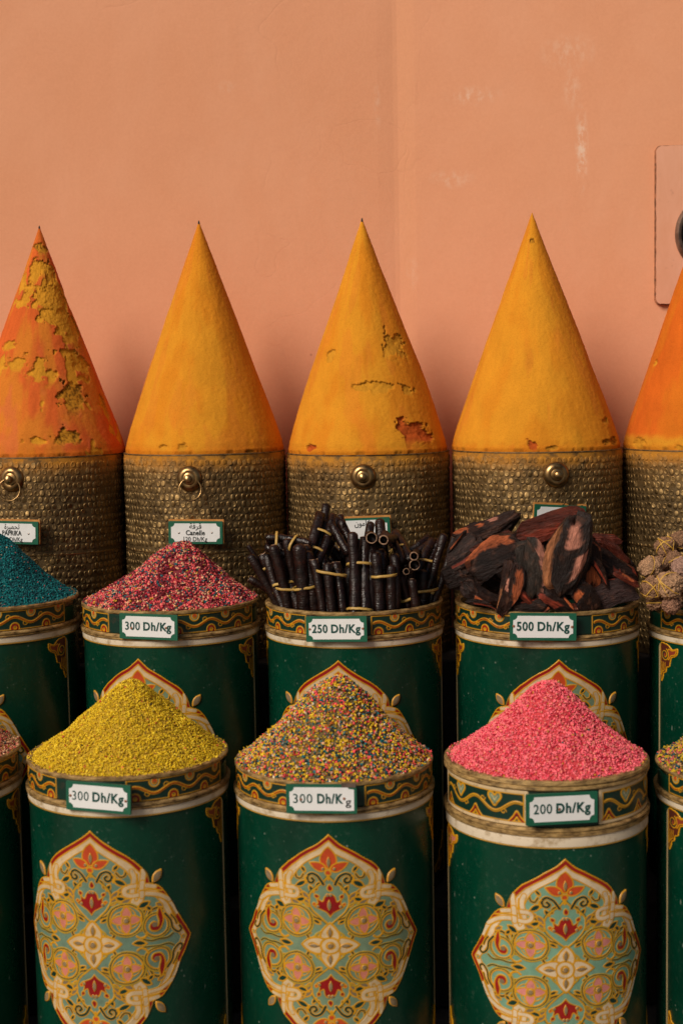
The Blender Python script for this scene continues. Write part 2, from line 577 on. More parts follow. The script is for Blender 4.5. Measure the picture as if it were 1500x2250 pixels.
class Canvas:
    def __init__(s, u0, u1, v0, v1, res, base, h0=0.0):
        s.res = res
        s.us = np.arange(u0, u1 + res / 2, res)
        s.vs = np.arange(v0, v1 + res / 2, res)
        s.U, s.V = np.meshgrid(s.us, s.vs)
        s.C = np.zeros(s.U.shape + (3,)); s.C[:] = base
        s.H = np.full(s.U.shape, h0)
        s.K = np.ones(s.U.shape)

    def _sl(s, P, pad):
        a = np.searchsorted(s.us, P[:, 0].min() - pad); b = np.searchsorted(s.us, P[:, 0].max() + pad)
        c = np.searchsorted(s.vs, P[:, 1].min() - pad); d = np.searchsorted(s.vs, P[:, 1].max() + pad)
        return slice(c, d), slice(a, b)

    def _dist(s, P, sl, closed):
        U, V = s.U[sl], s.V[sl]
        best = np.full(U.shape, 1e9)
        Q = np.vstack([P, P[:1]]) if closed else P
        for a, b in zip(Q[:-1], Q[1:]):
            d = b - a
            L = d @ d
            if L < 1e-14:
                continue
            t = np.clip(((U - a[0]) * d[0] + (V - a[1]) * d[1]) / L, 0, 1)
            best = np.minimum(best, (U - a[0] - t * d[0]) ** 2 + (V - a[1] - t * d[1]) ** 2)
        return np.sqrt(best)

    def sdist(s, P, pad=0.01):
        P = np.asarray(P, float)
        sl = s._sl(P, pad)
        d = s._dist(P, sl, True)
        U, V = s.U[sl], s.V[sl]
        ins = np.zeros(U.shape, bool)
        Q = np.vstack([P, P[:1]])
        for a, b in zip(Q[:-1], Q[1:]):
            if a[1] == b[1]:
                continue
            cnd = (a[1] > V) != (b[1] > V)
            xi = a[0] + (V - a[1]) * (b[0] - a[0]) / (b[1] - a[1])
            ins ^= cnd & (U < xi)
        return sl, np.where(ins, -d, d)

    def _put(s, sl, al, col, h=None):
        s.C[sl] = s.C[sl] * (1 - al[..., None]) + np.array(col) * al[..., None]
        if h is not None:
            s.H[sl] = s.H[sl] * (1 - al) + h * al

    def fill(s, P, col, h=None, edge=None, ew=0.0016, eh=0.0012):
        ew = ew * 1.3
        sl, sd = s.sdist(P)
        s._put(sl, np.clip(0.5 - sd / s.res, 0, 1), col, h)
        if edge is not None:
            s.stroke(P, ew, edge, eh, closed=True)

    def stroke(s, P, wd, col, h=0.0012, closed=False):
        P = np.asarray(P, float)
        sl = s._sl(P, wd + 0.002)
        d = s._dist(P, sl, closed)
        al = np.clip(0.5 - (d - wd / 2) / s.res, 0, 1)
        hh = h * np.sqrt(np.clip(1 - (d / (wd / 2 + 1e-9)) ** 2, 0, 1)) * 0.7 + h * 0.3
        s.C[sl] = s.C[sl] * (1 - al[..., None]) + np.array(col) * al[..., None]
        s.H[sl] = s.H[sl] * (1 - al) + np.maximum(hh, s.H[sl]) * al

    def tomesh(s, name, R, mat, zc=0.0, lift=0.0008, sink=-0.002):
        ny, nx = s.U.shape
        keep = s.K > 0.02
        H = np.where(keep, s.H, sink)
        # border of the kept area sinks below the shell
        inner = keep.copy()
        inner[1:] &= keep[:-1]; inner[:-1] &= keep[1:]; inner[:, 1:] &= keep[:, :-1]; inner[:, :-1] &= keep[:, 1:]
        inner[0] = inner[-1] = False; inner[:, 0] = inner[:, -1] = False
        H = np.where(inner, s.H + lift, sink)
        th = s.U / R
        rr = R + H
        v = np.stack([rr * np.sin(th), -rr * np.cos(th), s.V + zc], -1).reshape(-1, 3)
        idx = np.arange(ny * nx).reshape(ny, nx)
        kq = keep[:-1, :-1] | keep[1:, :-1] | keep[:-1, 1:] | keep[1:, 1:]
        f = np.stack([idx[:-1, :-1][kq], idx[:-1, 1:][kq], idx[1:, 1:][kq], idx[1:, :-1][kq]], 1)
        used = np.unique(f)
        rm = np.full(ny * nx, -1); rm[used] = np.arange(len(used))
        return mesh(name, v[used], rm[f], mat, True, s.C.reshape(-1, 3)[used])


def circ(u, v, r, n=24, ry=None):
    a = np.linspace(0, 2 * np.pi, n, endpoint=False)
    return np.stack([u + r * np.cos(a), v + (ry or r) * np.sin(a)], 1)


def almond(u, v, a, b, ang=0.0, n=9):
    """Pointed leaf, length 2a along ang, width 2b."""
    t = np.linspace(-1, 1, n)
    top = np.stack([t * a, b * (1 - t ** 2)], 1)
    bot = np.stack([-t * a, -b * (1 - t ** 2)], 1)
    P = np.vstack([top[:-1], bot[:-1]])
    c, s = math.cos(ang), math.sin(ang)
    return P @ np.array([[c, s], [-s, c]]) + (u, v)


def drop(u, v, L, wd, ang, n=10):
    """Petal: round at far end pointing tip outward at length L from (u, v)."""
    t = np.linspace(0, 1, n)
    wv = wd * np.sin(np.pi * t ** 0.75) ** 0.8
    P = np.vstack([np.stack([t * L, wv], 1), np.stack([t[::-1] * L, -wv[::-1]], 1)[1:-1]])
    c, s = math.cos(ang), math.sin(ang)
    return P @ np.array([[c, s], [-s, c]]) + (u, v)


def spiral(u, v, r0, r1, a0, turns, n=26):
    t = np.linspace(0, 1, n)
    a = a0 + turns * 2 * np.pi * t
    r = r0 + (r1 - r0) * t
    return np.stack([u + r * np.cos(a), v + r * np.sin(a)], 1)


def sym4(P):
    P = np.asarray(P, float)
    for sx in (1, -1):
        for sy in (1, -1):
            yield P * (sx, sy), sx, sy


def sym2(P):
    P = np.asarray(P, float)
    for sx in (1, -1):
        yield P * (sx, 1)


UP = [(0, .2215), (.0196, .203), (.0414, .189), (.0632, .174), (.083, .1565), (.0973, .138), (.105, .1160)]
LOBE = [(.105, .1160), (.1195, .1095), (.1315, .0955), (.1435, .0725), (.1525, .053), (.1635, .031), (.180, .001)]


def draw_medallion(seed=0, SAGE=SAGE, CREAM=CREAM, PINK=PINK, RED=RED):
    cv = Canvas(-0.186, 0.186, -0.228, 0.228, 0.00102, GOLD)
    q = np.vstack([cr(UP, 5)[:-1], cr(LOBE, 5)])
    O = np.vstack([q, (q * (1, -1))[::-1][1:], (q * (-1, -1))[1:], (q * (-1, 1))[::-1][1:-1]])
    sl, sd = cv.sdist(O, 0.02)
    SD = np.full(cv.U.shape, 1.0); SD[sl] = sd
    cv.K = np.clip(0.5 - SD / cv.res, 0, 1)
    lv = [(0.0, GOLD, 0.0014), (0.0028, RED, 0.0006), (0.0086, GOLD, 0.0014), (0.0110, CREAM, 0.0006), (0.0190, GOLD, 0.0013), (0.0213, SAGE, 0.0001)]
    cv.H[:] = 0.0
    for d, colr, hh in lv:
        al = np.clip(0.5 - (SD + d) / cv.res, 0, 1)
        cv._put((slice(None), slice(None)), al, colr, hh)
    field = np.clip(0.5 - (SD + 0.0205) / cv.res, 0, 1)

    def strap(P, wd=0.0085):
        cv.stroke(P, wd + 0.0042, GOLD, 0.0012)
        cv.stroke(P, wd, CREAM, 0.0009)

    def line(P, wd=0.0017, c=GOLD):
        cv.stroke(P, wd * 1.45, c, 0.0014)

    # fine curls that fill the ground
    def curl(pts, w=0.0046, leaf=None):
        for P, sx, sy in sym4(pts):
            Q = cr(P, 5)
            cv.stroke(Q, w + .0022, GOLD, 0.0010); cv.stroke(Q, w - .0016, DGREEN, 0.0004)
        if leaf:
            for _, sx, sy in sym4([(0, 0)]):
                cv.fill(almond(leaf[0] * sx, leaf[1] * sy, leaf[2], leaf[3], leaf[4] * sx * sy), leaf[5], 0.0006, GOLD, 0.0020)
    curl([(.022, .018), (.034, .012), (.040, .020), (.034, .024)], leaf=(.033, .005, .008, .0035, 0.2, DGREEN))
    curl([(.098, .052), (.104, .062), (.114, .066), (.124, .062)], leaf=(.119, .070, .008, .004, -0.6, TAUPE))
    curl([(.086, .026), (.090, .034), (.088, .044), (.094, .050)], leaf=(.091, .060, .007, .0035, 1.2, DGREEN))
    curl([(.140, .048), (.146, .040), (.150, .030)], 0.004)
    curl([(.022, .112), (.020, .122), (.012, .126)], 0.004, leaf=(.030, .112, .008, .004, 1.0, DGREEN))
    curl([(.046, .140), (.052, .132), (.060, .134), (.062, .142)], 0.004, leaf=(.046, .150, .008, .0038, 0.9, DGREEN))
    curl([(.014, .052), (.026, .056), (.034, .064)], 0.004, leaf=(.022, .048, .008, .0035, 0.5, DGREEN))
    curl([(.040, .084), (.050, .100), (.060, .100)], 0.0042, leaf=(.056, .107, .009, .0045, 0.3, TAUPE))
    # inner ogee of the cream frame and the knots
    A = [(.004, .190), (.03, .176), (.055, .157), (.072, .135), (.079, .112), (.079, .095), (.074, .083)]
    Bq = [(.150, .050), (.135, .076), (.115, .092), (.092, .098), (.075, .098)]
    for P, sx, sy in sym4(A):
        cv.stroke(cr(P, 5), 0.006, CREAM, 0.0008)
        line(cr(P - (0.0035 * sx, 0.003 * sy), 5))
    for P, sx, sy in sym4(Bq):
        cv.stroke(cr(P, 5), 0.006, CREAM, 0.0008)
        line(cr(P + (-0.001 * sx, -0.005 * sy), 5))
    K1 = [(.092, .142), (.090, .118), (.088, .092), (.082, .080), (.074, .080), (.070, .090), (.072, .104), (.076, .128), (.072, .142)]
    K2 = [(.138, .076), (.120, .090), (.098, .096), (.072, .094), (.060, .097), (.058, .106), (.066, .112), (.090, .112), (.112, .108)]
    for P, _, _ in sym4(K1):
        strap(cr(P, 5), 0.0072)
    for P, _, _ in sym4(K2):
        strap(cr(P, 5), 0.0066)
    for P, _, _ in sym4([(.090, .118), (.088, .092)]):
        strap(P, 0.0072)
    for P, _, _ in sym4([(.081, .136), (.082, .118), (.079, .100)]):
        line(cr(P, 4), 0.0022)
    for P, _, _ in sym4([(.125, .098), (.105, .103), (.084, .103)]):
        line(cr(P, 4), 0.0022)
    for P, _, _ in sym4([(.0925, .146), (.099, .128), (.103, .117)]):
        line(cr(P, 4), 0.0018, DGOLD)

    # ogee drops above and below the centre
    OG = [(0, .139), (.008, .128), (.022, .116), (.033, .102), (.036, .086), (.030, .070), (.016, .056), (0, .042)]
    for sy in (1, -1):
        for sx in (1, -1):
            P = cr(np.array(OG) * (sx, sy), 5)
            cv.stroke(P + (sx * 0.0018, 0), 0.0030, DGREEN, 0.0004)
            line(P, 0.0024, OLIVE)
            line(P - (sx * 0.0012, 0), 0.0014)
    for sy in (1, -1):
        S = np.array([1, sy])
        P = cr(np.array([(0, .058), (.006, .066), (.014, .071), (.026, .078), (.020, .084), (.021, .093), (.013, .088), (.010, .096), (.006, .101), (0, .103)]) * S, 4)
        P = np.vstack([P, (P * (-1, 1))[::-1]])
        cv.fill(P, RED, 0.0006, GOLD)
        cv.fill(drop(0, .108 * sy, .014, .0045, math.pi / 2 * sy), RED, 0.0006, GOLD)
        for sx in (1, -1):
            cv.fill(drop(.019 * sx, .094 * sy, .010, .0036, math.pi / 2 * sy - 0.6 * sx * sy), RED, 0.0006, GOLD)
            cv.fill(circ(.026 * sx, .082 * sy, .0032, 12), ORED, 0.0007, GOLD)
        # palmette near the tip
        cv.fill(drop(0, .152 * sy, .044, .0150, math.pi / 2 * sy), ORED, 0.0006, GOLD, 0.002)
        for sx in (1, -1):
            cv.fill(drop(.004 * sx, .150 * sy, .033, .0085, (0.42 if sx > 0 else math.pi - 0.42) * sy), ORED, 0.0006, GOLD, 0.002)
        cv.fill(circ(0, .144 * sy, .0055, 16), ORED, 0.0009, GOLD, 0.002)
        line([(0, .139 * sy), (0, .131 * sy)], 0.003)
        # curls beside the ogee
        for sx in (1, -1):
            P = cr(np.array([(.010, .122), (.014, .130), (.020, .138), (.030, .142), (.038, .136), (.037, .127), (.030, .124), (.026, .129), (.030, .133)]) * (sx, sy), 5)
            cv.stroke(P, 0.0072, GOLD, 0.0012); cv.stroke(P, 0.0042, DGREEN, 0.0004)
            cv.fill(almond(.051 * sx, .121 * sy, .013, .0055, -0.5 * sx * sy), DGREEN, 0.0004, GOLD, 0.0022)
            P = cr(np.array([(.040, .122), (.044, .131), (.040, .137)]) * (sx, sy), 5)
            line(P, 0.0026)
            for (uu, vv, aa, ll) in ((.041, .097, 0.9, .011), (.051, .090, -0.3, .012), (.060, .083, 0.5, .011), (.040, .084, 1.2, .009)):
                cv.fill(almond(uu * sx, vv * sy, ll, .0048, aa * sx * sy), DGREEN if ll > .0115 else TAUPE, 0.0007, GOLD, 0.0022)
            line(cr(np.array([(.034, .078), (.044, .084), (.052, .080), (.064, .078)]) * (sx, sy), 5), 0.0024, OLIVE)
    # long stems that cross between the rosettes
    for P, sx, sy in sym4([(0, .042), (.014, .030), (.024, .020), (.022, .010)]):
        line(cr(P, 5), 0.0028, OLIVE)
    # rosettes in rings
    for _, sx, sy in sym4([(0, 0)]):
        cu, cvv = .060 * sx, .047 * sy
        cv.stroke(circ(cu, cvv, .0305), 0.0026, DGREEN, 0.0005, True)
        line(np.vstack([circ(cu, cvv, .0325), circ(cu, cvv, .0325)[:1]]), 0.0022, OLIVE)
        line(np.vstack([circ(cu, cvv, .0275), circ(cu, cvv, .0275)[:1]]), 0.0022, GOLD)
        for a in range(4):
            cv.stroke(spiral(cu, cvv, .018, .026, a * math.pi / 2 + 0.5, 0.20, 8), 0.0024, GOLD, 0.0012)
        for a in range(4):
            cv.fill(drop(cu, cvv, .0265, .0085, a * math.pi / 2), PINK, 0.0007, GOLD, 0.0022)
        cv.fill(circ(cu, cvv, .0075, 14), TAUPE, 0.0012, GOLD, 0.002)
        # comma scrolls further out
        cu, cvv = .113 * sx, .033 * sy
        cv.stroke(circ(cu, cvv, .0225), 0.0020, DGREEN, 0.0005, True)
        line(np.vstack([circ(cu, cvv, .0245), circ(cu, cvv, .0245)[:1]]), 0.0020, OLIVE)
        line(np.vstack([circ(cu, cvv, .0200), circ(cu, cvv, .0200)[:1]]), 0.0020, GOLD)
        P = cr(np.array([(.006, .034), (.012, .020), (.012, .004), (.004, -.010), (-.008, -.010), (-.012, 0), (-.006, .007), (0, .004), (.002, -.002), (.004, .006), (.002, .020)]) * (sx, sy) + (cu, cvv), 4, True)
        cv.fill(P, RED, 0.0008, GOLD, 0.0022)
        cv.fill(circ(cu - .003 * sx, cvv + .001 * sy, .0048, 12), TAUPE, 0.0014)
        # leaves and curls filling the corners
        cv.fill(almond(.091 * sx, .075 * sy, .012, .006, 0.5 * sx * sy), DGREEN, 0.0004, GOLD, 0.0022)
        cv.fill(almond(.100 * sx, .067 * sy, .007, .004, -0.8 * sx * sy), DGREEN, 0.0004, GOLD, 0.002)
        P = cr(np.array([(.129, .052), (.139, .038), (.142, .022), (.151, .012), (.158, .016), (.155, .024)]) * (sx, sy), 5)
        cv.stroke(P, 0.0062, GOLD, 0.0012); cv.stroke(P, 0.0034, DGREEN, 0.0004)
        P = cr(np.array([(.088, .008), (.100, .006), (.115, .007), (.130, .006), (.140, .012)]) * (sx, sy), 5)
        cv.stroke(P, 0.0052, OLIVE, 0.0012); cv.stroke(P, 0.0022, DGREEN, 0.0003)
        P = cr(np.array([(.078, .014), (.084, .010), (.092, .013), (.096, .020)]) * (sx, sy), 5)
        line(P, 0.003)
    for sx in (1, -1):
        cv.fill(almond(.082 * sx, 0, .012, .0055), DGREEN, 0.0004, GOLD, 0.0024)
        cv.fill(circ(.162 * sx, 0, .0035, 12), SAGE, 0.0008, GOLD, 0.002)
    # centre flower
    for a in range(4):
        L = .047 if a % 2 else .051
        cv.fill(drop(0, 0, L, .0165, a * math.pi / 2), CREAM, 0.0009, GOLD, 0.003)
    cv.fill(circ(0, 0, .0165), CREAM, 0.0012, GOLD, 0.003)
    for a in range(4):
        L = .027 if a % 2 else .029
        ca, sa = math.cos(a * math.pi / 2), math.sin(a * math.pi / 2)
        cv.fill(almond(L * ca, L * sa, .009, .0048, a * math.pi / 2), TAUPE, 0.0012, GOLD, 0.0018)
    cv.fill(circ(0, 0, .0075, 16), TAUPE, 0.0014, GOLD, 0.0022)
    # an unsteady brush: shift the whole drawing by a slow wobble, then rub a little colour off
    wu = (fbm(cv.U * 28, cv.V * 28, 0, seed + 40, 2) - .5) * 0.0052
    wv_ = (fbm(cv.U * 28, cv.V * 28, 0, seed + 60, 2) - .5) * 0.0052
    cv.U = (cv.U + wu) * MEDW
    cv.V = cv.V + wv_
    cv.H = cv.H * 0.6
    cv.C *= (0.78 + .30 * fbm(cv.U * 90, cv.V * 90, 0, seed + 80, 4))[..., None]
    return cv


def draw_corner(fillc, inner):
    """Scroll ornament for the corner of a panel; x runs inwards, y down from the corner."""
    cv = Canvas(-0.002, 0.062, -0.092, 0.004, 0.0011, fillc)
    P = cr([(0.001, -.002), (.016, 0), (.030, -.003), (.042, -.011), (.057, -.007), (.058, -.018), (.050, -.027), (.040, -.031), (.036, -.042), (.033, -.052), (.024, -.055), (.021, -.066), (.013, -.070), (.010, -.080), (.003, -.089), (.001, -.060), (.001, -.03)], 5, True)
    sl, sd = cv.sdist(P)
    SD = np.full(cv.U.shape, 1.0); SD[sl] = sd
    cv.K = np.clip(0.5 - (SD - 0.0008) / cv.res, 0, 1)
    cv.H[:] = 0.0004
    cv.stroke(P, 0.0040, GOLD, 0.0014, True)
    cv.fill(cr([(.030, -.012), (.042, -.014), (.054, -.011), (.050, -.022), (.038, -.026), (.030, -.036), (.026, -.024)], 4, True), inner, 0.0008, GOLD, 0.0018)
    cv.stroke(spiral(.0175, -.026, .0145, .004, 1.2, -1.6), 0.0026, GOLD, 0.0015)
    cv.stroke(spiral(.0175, -.026, .0115, .006, 1.2, -1.1), 0.0022, DGREEN, 0.0005)
    cv.fill(almond(.017, -.027, .005, .003, 1.3), inner, 0.001)
    for k in range(3):
        cv.stroke(cr([(.006 + .006 * k, -.044), (.007 + .005 * k, -.055 - .002 * k), (.004 + .003 * k, -.074 + .004 * k)], 5), 0.0018, GOLD, 0.0012)
    return cv


def draw_band(height, heart=False, half=0.305, gap=0.074):
    h2 = height / 2
    cv = Canvas(-half, half, -h2, h2, 0.0012, (0.004, 0.028, 0.018))
    cv.H[:] = 0.0002
    for sx in (1, -1):
        a, b = gap, half - 0.004
        fr = 0.0035 if not heart else 0.0075
        rect = np.array([(a, -h2 + fr * .5), (b, -h2 + fr * .5), (b, h2 - fr * .5), (a, h2 - fr * .5)]) * (sx, 1)
        if heart:
            cv.stroke(rect, fr, CREAM, 0.0012, True)
            cv.stroke(np.array([(a + fr * .7, -h2 + fr * 1.2), (b - fr, -h2 + fr * 1.2), (b - fr, h2 - fr * 1.2), (a + fr * .7, h2 - fr * 1.2)]) * (sx, 1), 0.0020, GOLD, 0.0016, True)
        else:
            cv.stroke(rect, fr, DGOLD, 0.0014, True)
            cv.stroke(rect, fr * 0.4, GOLD, 0.0018, True)
        ih = h2 - fr * 1.4
        per = 0.076 if not heart else 0.092
        u = np.linspace(a + fr + .002, b - fr - .001, 60)
        wv = 0.42 * ih * np.sin(2 * np.pi * (u - a) / per + 0.3)
        P = np.stack([u * sx, wv], 1)
        k = 0
        x = a + fr
        while x < b:
            for top in (1, -1):
                ph = 0.75 if top > 0 else 0.25
                cu = a + per * (ph - 0.3 / (2 * np.pi)) + per * k
                if cu > b - 0.006:
                    continue
                base = top * (ih * 0.95)
                r = min(ih * 0.62, 0.0135) if not heart else ih * 0.52
                if heart and top > 0:
                    Hp = np.array([(0, -1.55), (.55, -.95), (1.0, -.35), (1.05, .1), (.75, .42), (.35, .35), (0, .0), (-.35, .35), (-.75, .42), (-1.05, .1), (-1.0, -.35), (-.55, -.95)]) * r
                    cv.fill(cr(Hp * (1, 1) + (cu * sx, base - r * .35), 4, True), SAGE, 0.0007, GOLD, 0.003)
                    cv.stroke(np.array([(-.5, 0), (0, -.7), (.5, 0)]) * r + (cu * sx, base - r * .4), 0.0016, CREAM, 0.0012)
                elif heart:
                    for q, cc in ((1.25, GOLD), (0.95, RED), (.45, GOLD)):
                        cv.stroke(cr(np.array([(-1.0, -.1), (-.45, .5), (0, 1.15), (.45, .5), (1.0, -.1)]) * r * q + (cu * sx, base - r * .1), 4), 0.0032, cc, 0.0012)
                else:
                    cc = SAGE if top > 0 else RED
                    cv.fill(circ(cu * sx, base, r), cc, 0.0005, GOLD, 0.0022)
                    cv.fill(circ(cu * sx, base, r * .55), ORED if top > 0 else GOLD, 0.0009, GOLD if top > 0 else RED, 0.0016)
                    cv.fill(circ(cu * sx, base - top * 0.002, r * .22, 8), DGOLD, 0.0010)
            k += 1
            x += per
        cv.stroke(P, 0.0062, GOLD, 0.0014)
        cv.stroke(P, 0.0022, RED if not heart else DGOLD, 0.0016)
        for i in range(int((b - a) / per * 2)):
            cu = a + per * (0.5 * i + 0.5 - 0.3 / (2 * np.pi))
            if cu < b - .012:
                sg = 1 if i % 2 else -1
                cv.stroke(spiral(cu * sx, -sg * ih * .05, .006, .002, 0, sg * sx * 1.0, 12) + (0.004 * sx, sg * ih * .45), 0.0018, GOLD, 0.0013)
    if not heart:
        # keep the end lines only inside the frame: wipe anything spilled past it
        pass
    cv.K[:] = 1
    return cv


# ------------------------------------------------------------------ painted barrels
BR, BH = 0.200, 0.640
MEDW = 1.10
med_meshes = [draw_medallion(1).tomesh('medallion', BR, M['ornament']),
              draw_medallion(7, (0.150, 0.235, 0.165), (0.60, 0.44, 0.25)).tomesh('medallion', BR, M['ornament']),
              draw_medallion(13, (0.175, 0.33, 0.225), (0.66, 0.52, 0.34), (0.62, 0.22, 0.19), (0.30, 0.012, 0.008)).tomesh('medallion', BR, M['ornament'])]
med_mesh = med_meshes[0]
cor_red = draw_corner((0.13, 0.028, 0.014), (0.30, 0.05, 0.025)).tomesh
cor_pink = draw_corner((0.36, 0.10, 0.02), PINK).tomesh


def corner_meshes(cv_, zt, zb, suffix, a=D2R(87)):
    """Four corner meshes bent onto the shell."""
    out = []
    for sx in (-1, 1):
        for sy in (1, -1):
            c2 = Canvas(0, 1, 0, 1, 1, (0, 0, 0))
            # x inwards from the panel edge, y away from the corner
            U = sx * (a * BR - cv_.U)
            V = (cv_.V if sy > 0 else -cv_.V)
            if sx * sy > 0:
                c2.U, c2.V, c2.C, c2.H, c2.K = U[:, ::-1], V[:, ::-1], cv_.C[:, ::-1], cv_.H[:, ::-1], cv_.K[:, ::-1]
            else:
                c2.U, c2.V, c2.C, c2.H, c2.K = U, V, cv_.C, cv_.H, cv_.K
            out.append(c2.tomesh('corner_ornament' + suffix, BR, M['ornament'], zc=(zt if sy > 0 else zb)))
    return out


def gem_mesh(name, a, b, h=0.003, pointed=False, n=16):
    h *= .5
    V = [(0, -h, 0)]
    F = []
    for rr, hh in ((0.76, 0.8), (1.0, 0.2), (1.04, -2.0)):
        for k in range(n):
            an = 2 * math.pi * k / n
            x, z = math.cos(an), math.sin(an)
            if pointed:
                z = z * (1 - abs(x) ** 2.5 * 0.6)
            V.append((a * rr * x, -h * hh, b * rr * z))
    for k in range(n):
        F.append([0, 1 + (k + 1) % n, 1 + k])
        for j in range(2):
            F.append([1 + j * n + k, 1 + j * n + (k + 1) % n, 1 + (j + 1) * n + (k + 1) % n, 1 + (j + 1) * n + k])
    mi = [0] + [1, 1]
    return mesh(name, V, F, [M['mirror'], M['gold_edge']], True, mi=mi * n)


G_LEAF = gem_mesh('mirror_leaf', .0155, .0080, .0028, True)
G_ALM = gem_mesh('glass_gem_almond', .0115, .0042, .0026, True)
G_DOT = gem_mesh('glass_gem_round', .0058, .0058, .0026)
G_SMALL = gem_mesh('glass_gem_small', .0034, .0034, .002)


def on_shell(o, u, v, ang, R=BR, lift=0.0016):
    th = u * MEDW / R
    o.matrix_local = (Matrix.Rotation(th, 4, 'Z') @ Matrix.Translation((0, -(R + lift), v)) @ Matrix.Rotation(-ang, 4, 'Y'))


def make_barrel(tall=False):
    if not tall:
        zl, zb, zm, zw = .6325, .590, .577, .5630        # bottom of lip, band, moulding, cream strip
        cz, cn = .318, draw_corner((0.10, 0.022, 0.012), (0.26, 0.045, 0.022))
        band = draw_band(.0425)
        lip = [(.190, .560), (.190, .638), (.1925, .640), (.2010, .640), (.2030, .6385), (.2034, .635), (.2020, zl), (.199, zl)]
    else:
        zl, zb, zm, zw = .620, .548, .530, .508
        cz, cn = .268, draw_corner((0.40, 0.12, 0.02), PINK)
        band = draw_band(.072, True, gap=0.072)
        lip = [(.190, .560), (.190, .638), (.1925, .640), (.2015, .640), (.2050, .637), (.2055, .632), (.2020, .6295), (.2050, .627), (.2055, .623), (.2030, zl), (.199, zl)]
    root = empty('painted_barrel')
    sh = [(0.0, .004), (.197, .004), (.200, .012), (.200, zw + .002), (.1995, zw + .002)]
    body = lathe('shell', [(0.0, .55), (.186, .55), (.186, .62), (.1985, .62), (.1985, zw), (.200, zw), (.200, .010), (.197, .004), (0.0, .004)], M['green'], 160)
    link('shell', body, root)
    link('lip', lathe('lip', lip, M['gold'], 160), root)
    link('moulding', lathe('moulding', [(.199, zb), (.2030, zb), (.2065, zb - .003), (.2065, zb - .006), (.2030, zb - .0075), (.2062, zb - .0095), (.2055, zm + .0012), (.2035, zm), (.199, zm)], M['gold'], 160), root)
    link('cream_strip', lathe('cream_strip', [(.199, zm), (.2028, zm - .0004), (.2034, zm - .003), (.2028, zw + .003), (.2024, zw + .0026), (.199, zw + .0026)], M['white_strip'], 160), root)
    link('gilt_line', lathe('gilt_line', [(.1995, zw + .0026), (.2026, zw + .0024), (.2028, zw + .0006), (.2018, zw - .0006), (.1995, zw - .0006)], M['line_gold'], 160), root)
    bm_ = band.tomesh('painted_band', .1992, M['band'], zc=(zl + zb) / 2, lift=0.0006)
    link('painted_band', bm_, root)
    md = link('medallion', med_meshes[2] if tall else med_mesh, root, loc=(0, 0, cz))
    for me in corner_meshes(cn, zw - .004, .030, '_tall' if tall else ''):
        link('corner_ornament', me, root)
    for s in (-1, 1):
        vs, fs = [], []
        a0 = s * D2R(88.5)
        cv = Canvas(a0 * BR - .0022, a0 * BR + .0022, .012, zw, .0011, (.30, .22, .10))
        ys = np.linspace(.012, zw - .001, 40)
        cv.us = np.linspace(a0 * BR - .0022, a0 * BR + .0022, 5)
        cv.vs = ys
        cv.U, cv.V = np.meshgrid(cv.us, cv.vs)
        cv.C = np.zeros(cv.U.shape + (3,)); cv.C[:] = (.34, .26, .13)
        cv.H = np.full(cv.U.shape, 0.0012); cv.K = np.ones(cv.U.shape)
        link('edge_line', cv.tomesh('edge_line', BR, M['ornament']), root)
    # mirror and glass insets are pieces of the medallion
    for sx in (1, -1):
        for sy in (1, -1):
            o = link('mirror_leaf', G_LEAF, md); on_shell(o, .1155 * sx, .1275 * sy, 0.90 * sx * sy)
            o = link('glass_gem', G_DOT, md); on_shell(o, .060 * sx, .047 * sy, 0)
    for (u, v) in ((.028, 0), (-.028, 0)):
        o = link('glass_gem', G_ALM, md); on_shell(o, u, v, 0)
    for v in (.027, -.027, .081, -.081, .166, -.166):
        o = link('glass_gem', G_ALM, md); on_shell(o, 0, v, math.pi / 2)
    o = link('glass_gem', G_DOT, md); on_shell(o, 0, 0, 0)
    for sx in (1, -1):
        for sy in (1, -1):
            for (u, v) in ((.010, .153), (.020, .078), (.003, .101)):
                o = link('glass_gem', G_SMALL, md); on_shell(o, u * sx, v * sy, 0)
    return root


M['line_gold'] = plain('yellow_line', (0.34, 0.18, 0.02), 0.5, 0, (0.50, 0.28, 0.04), 40, 0.1)
proto = make_barrel(False)
proto_tall = make_barrel(True)

# rim centre x, front lip y, width (pixels), depth, rotation; measured on the photograph
ROW1 = [(-178, 1703, 446, 2.775, 2), (282, 1707, 445, 2.775, -14.0), (733, 1720, 442, 2.775, -3.5), (1198, 1717, 449, 2.765, 2.0), (1662, 1733, 446, 2.77, 13)]
ROW2 = [(-25, 1338, 392, 3.19, -18), (375, 1343, 389, 3.19, -15), (777, 1346, 392, 3.18, -11), (1199, 1347, 404, 3.17, -1), (1626, 1353, 402, 3.16, 14)]
LAB1 = ['green painted barrel at the front heaped with pale pink and teal mixed grains', 'green painted barrel at the front heaped with mustard yellow grains', 'green painted barrel at the front heaped with yellow, teal and red mixed grains',
        'green painted barrel at the front with heart patterned rim, heaped with bright pink grains', 'green painted barrel at the front heaped with grains, furthest along past the bright pink one']
LAB2 = ['green painted barrel behind, heaped with dark teal grains', 'green painted barrel behind, heaped with crimson, pink and teal grains', 'green painted barrel behind, holding bundles of dark tied sticks',
        'green painted barrel behind, holding rough dark red bark chunks', 'green painted barrel behind, holding brown crumbly balls tied with raffia']
STEP2 = at(777, 1346, 2.98).z - BH
barrels = {}
used = {'n': False, 't': False}
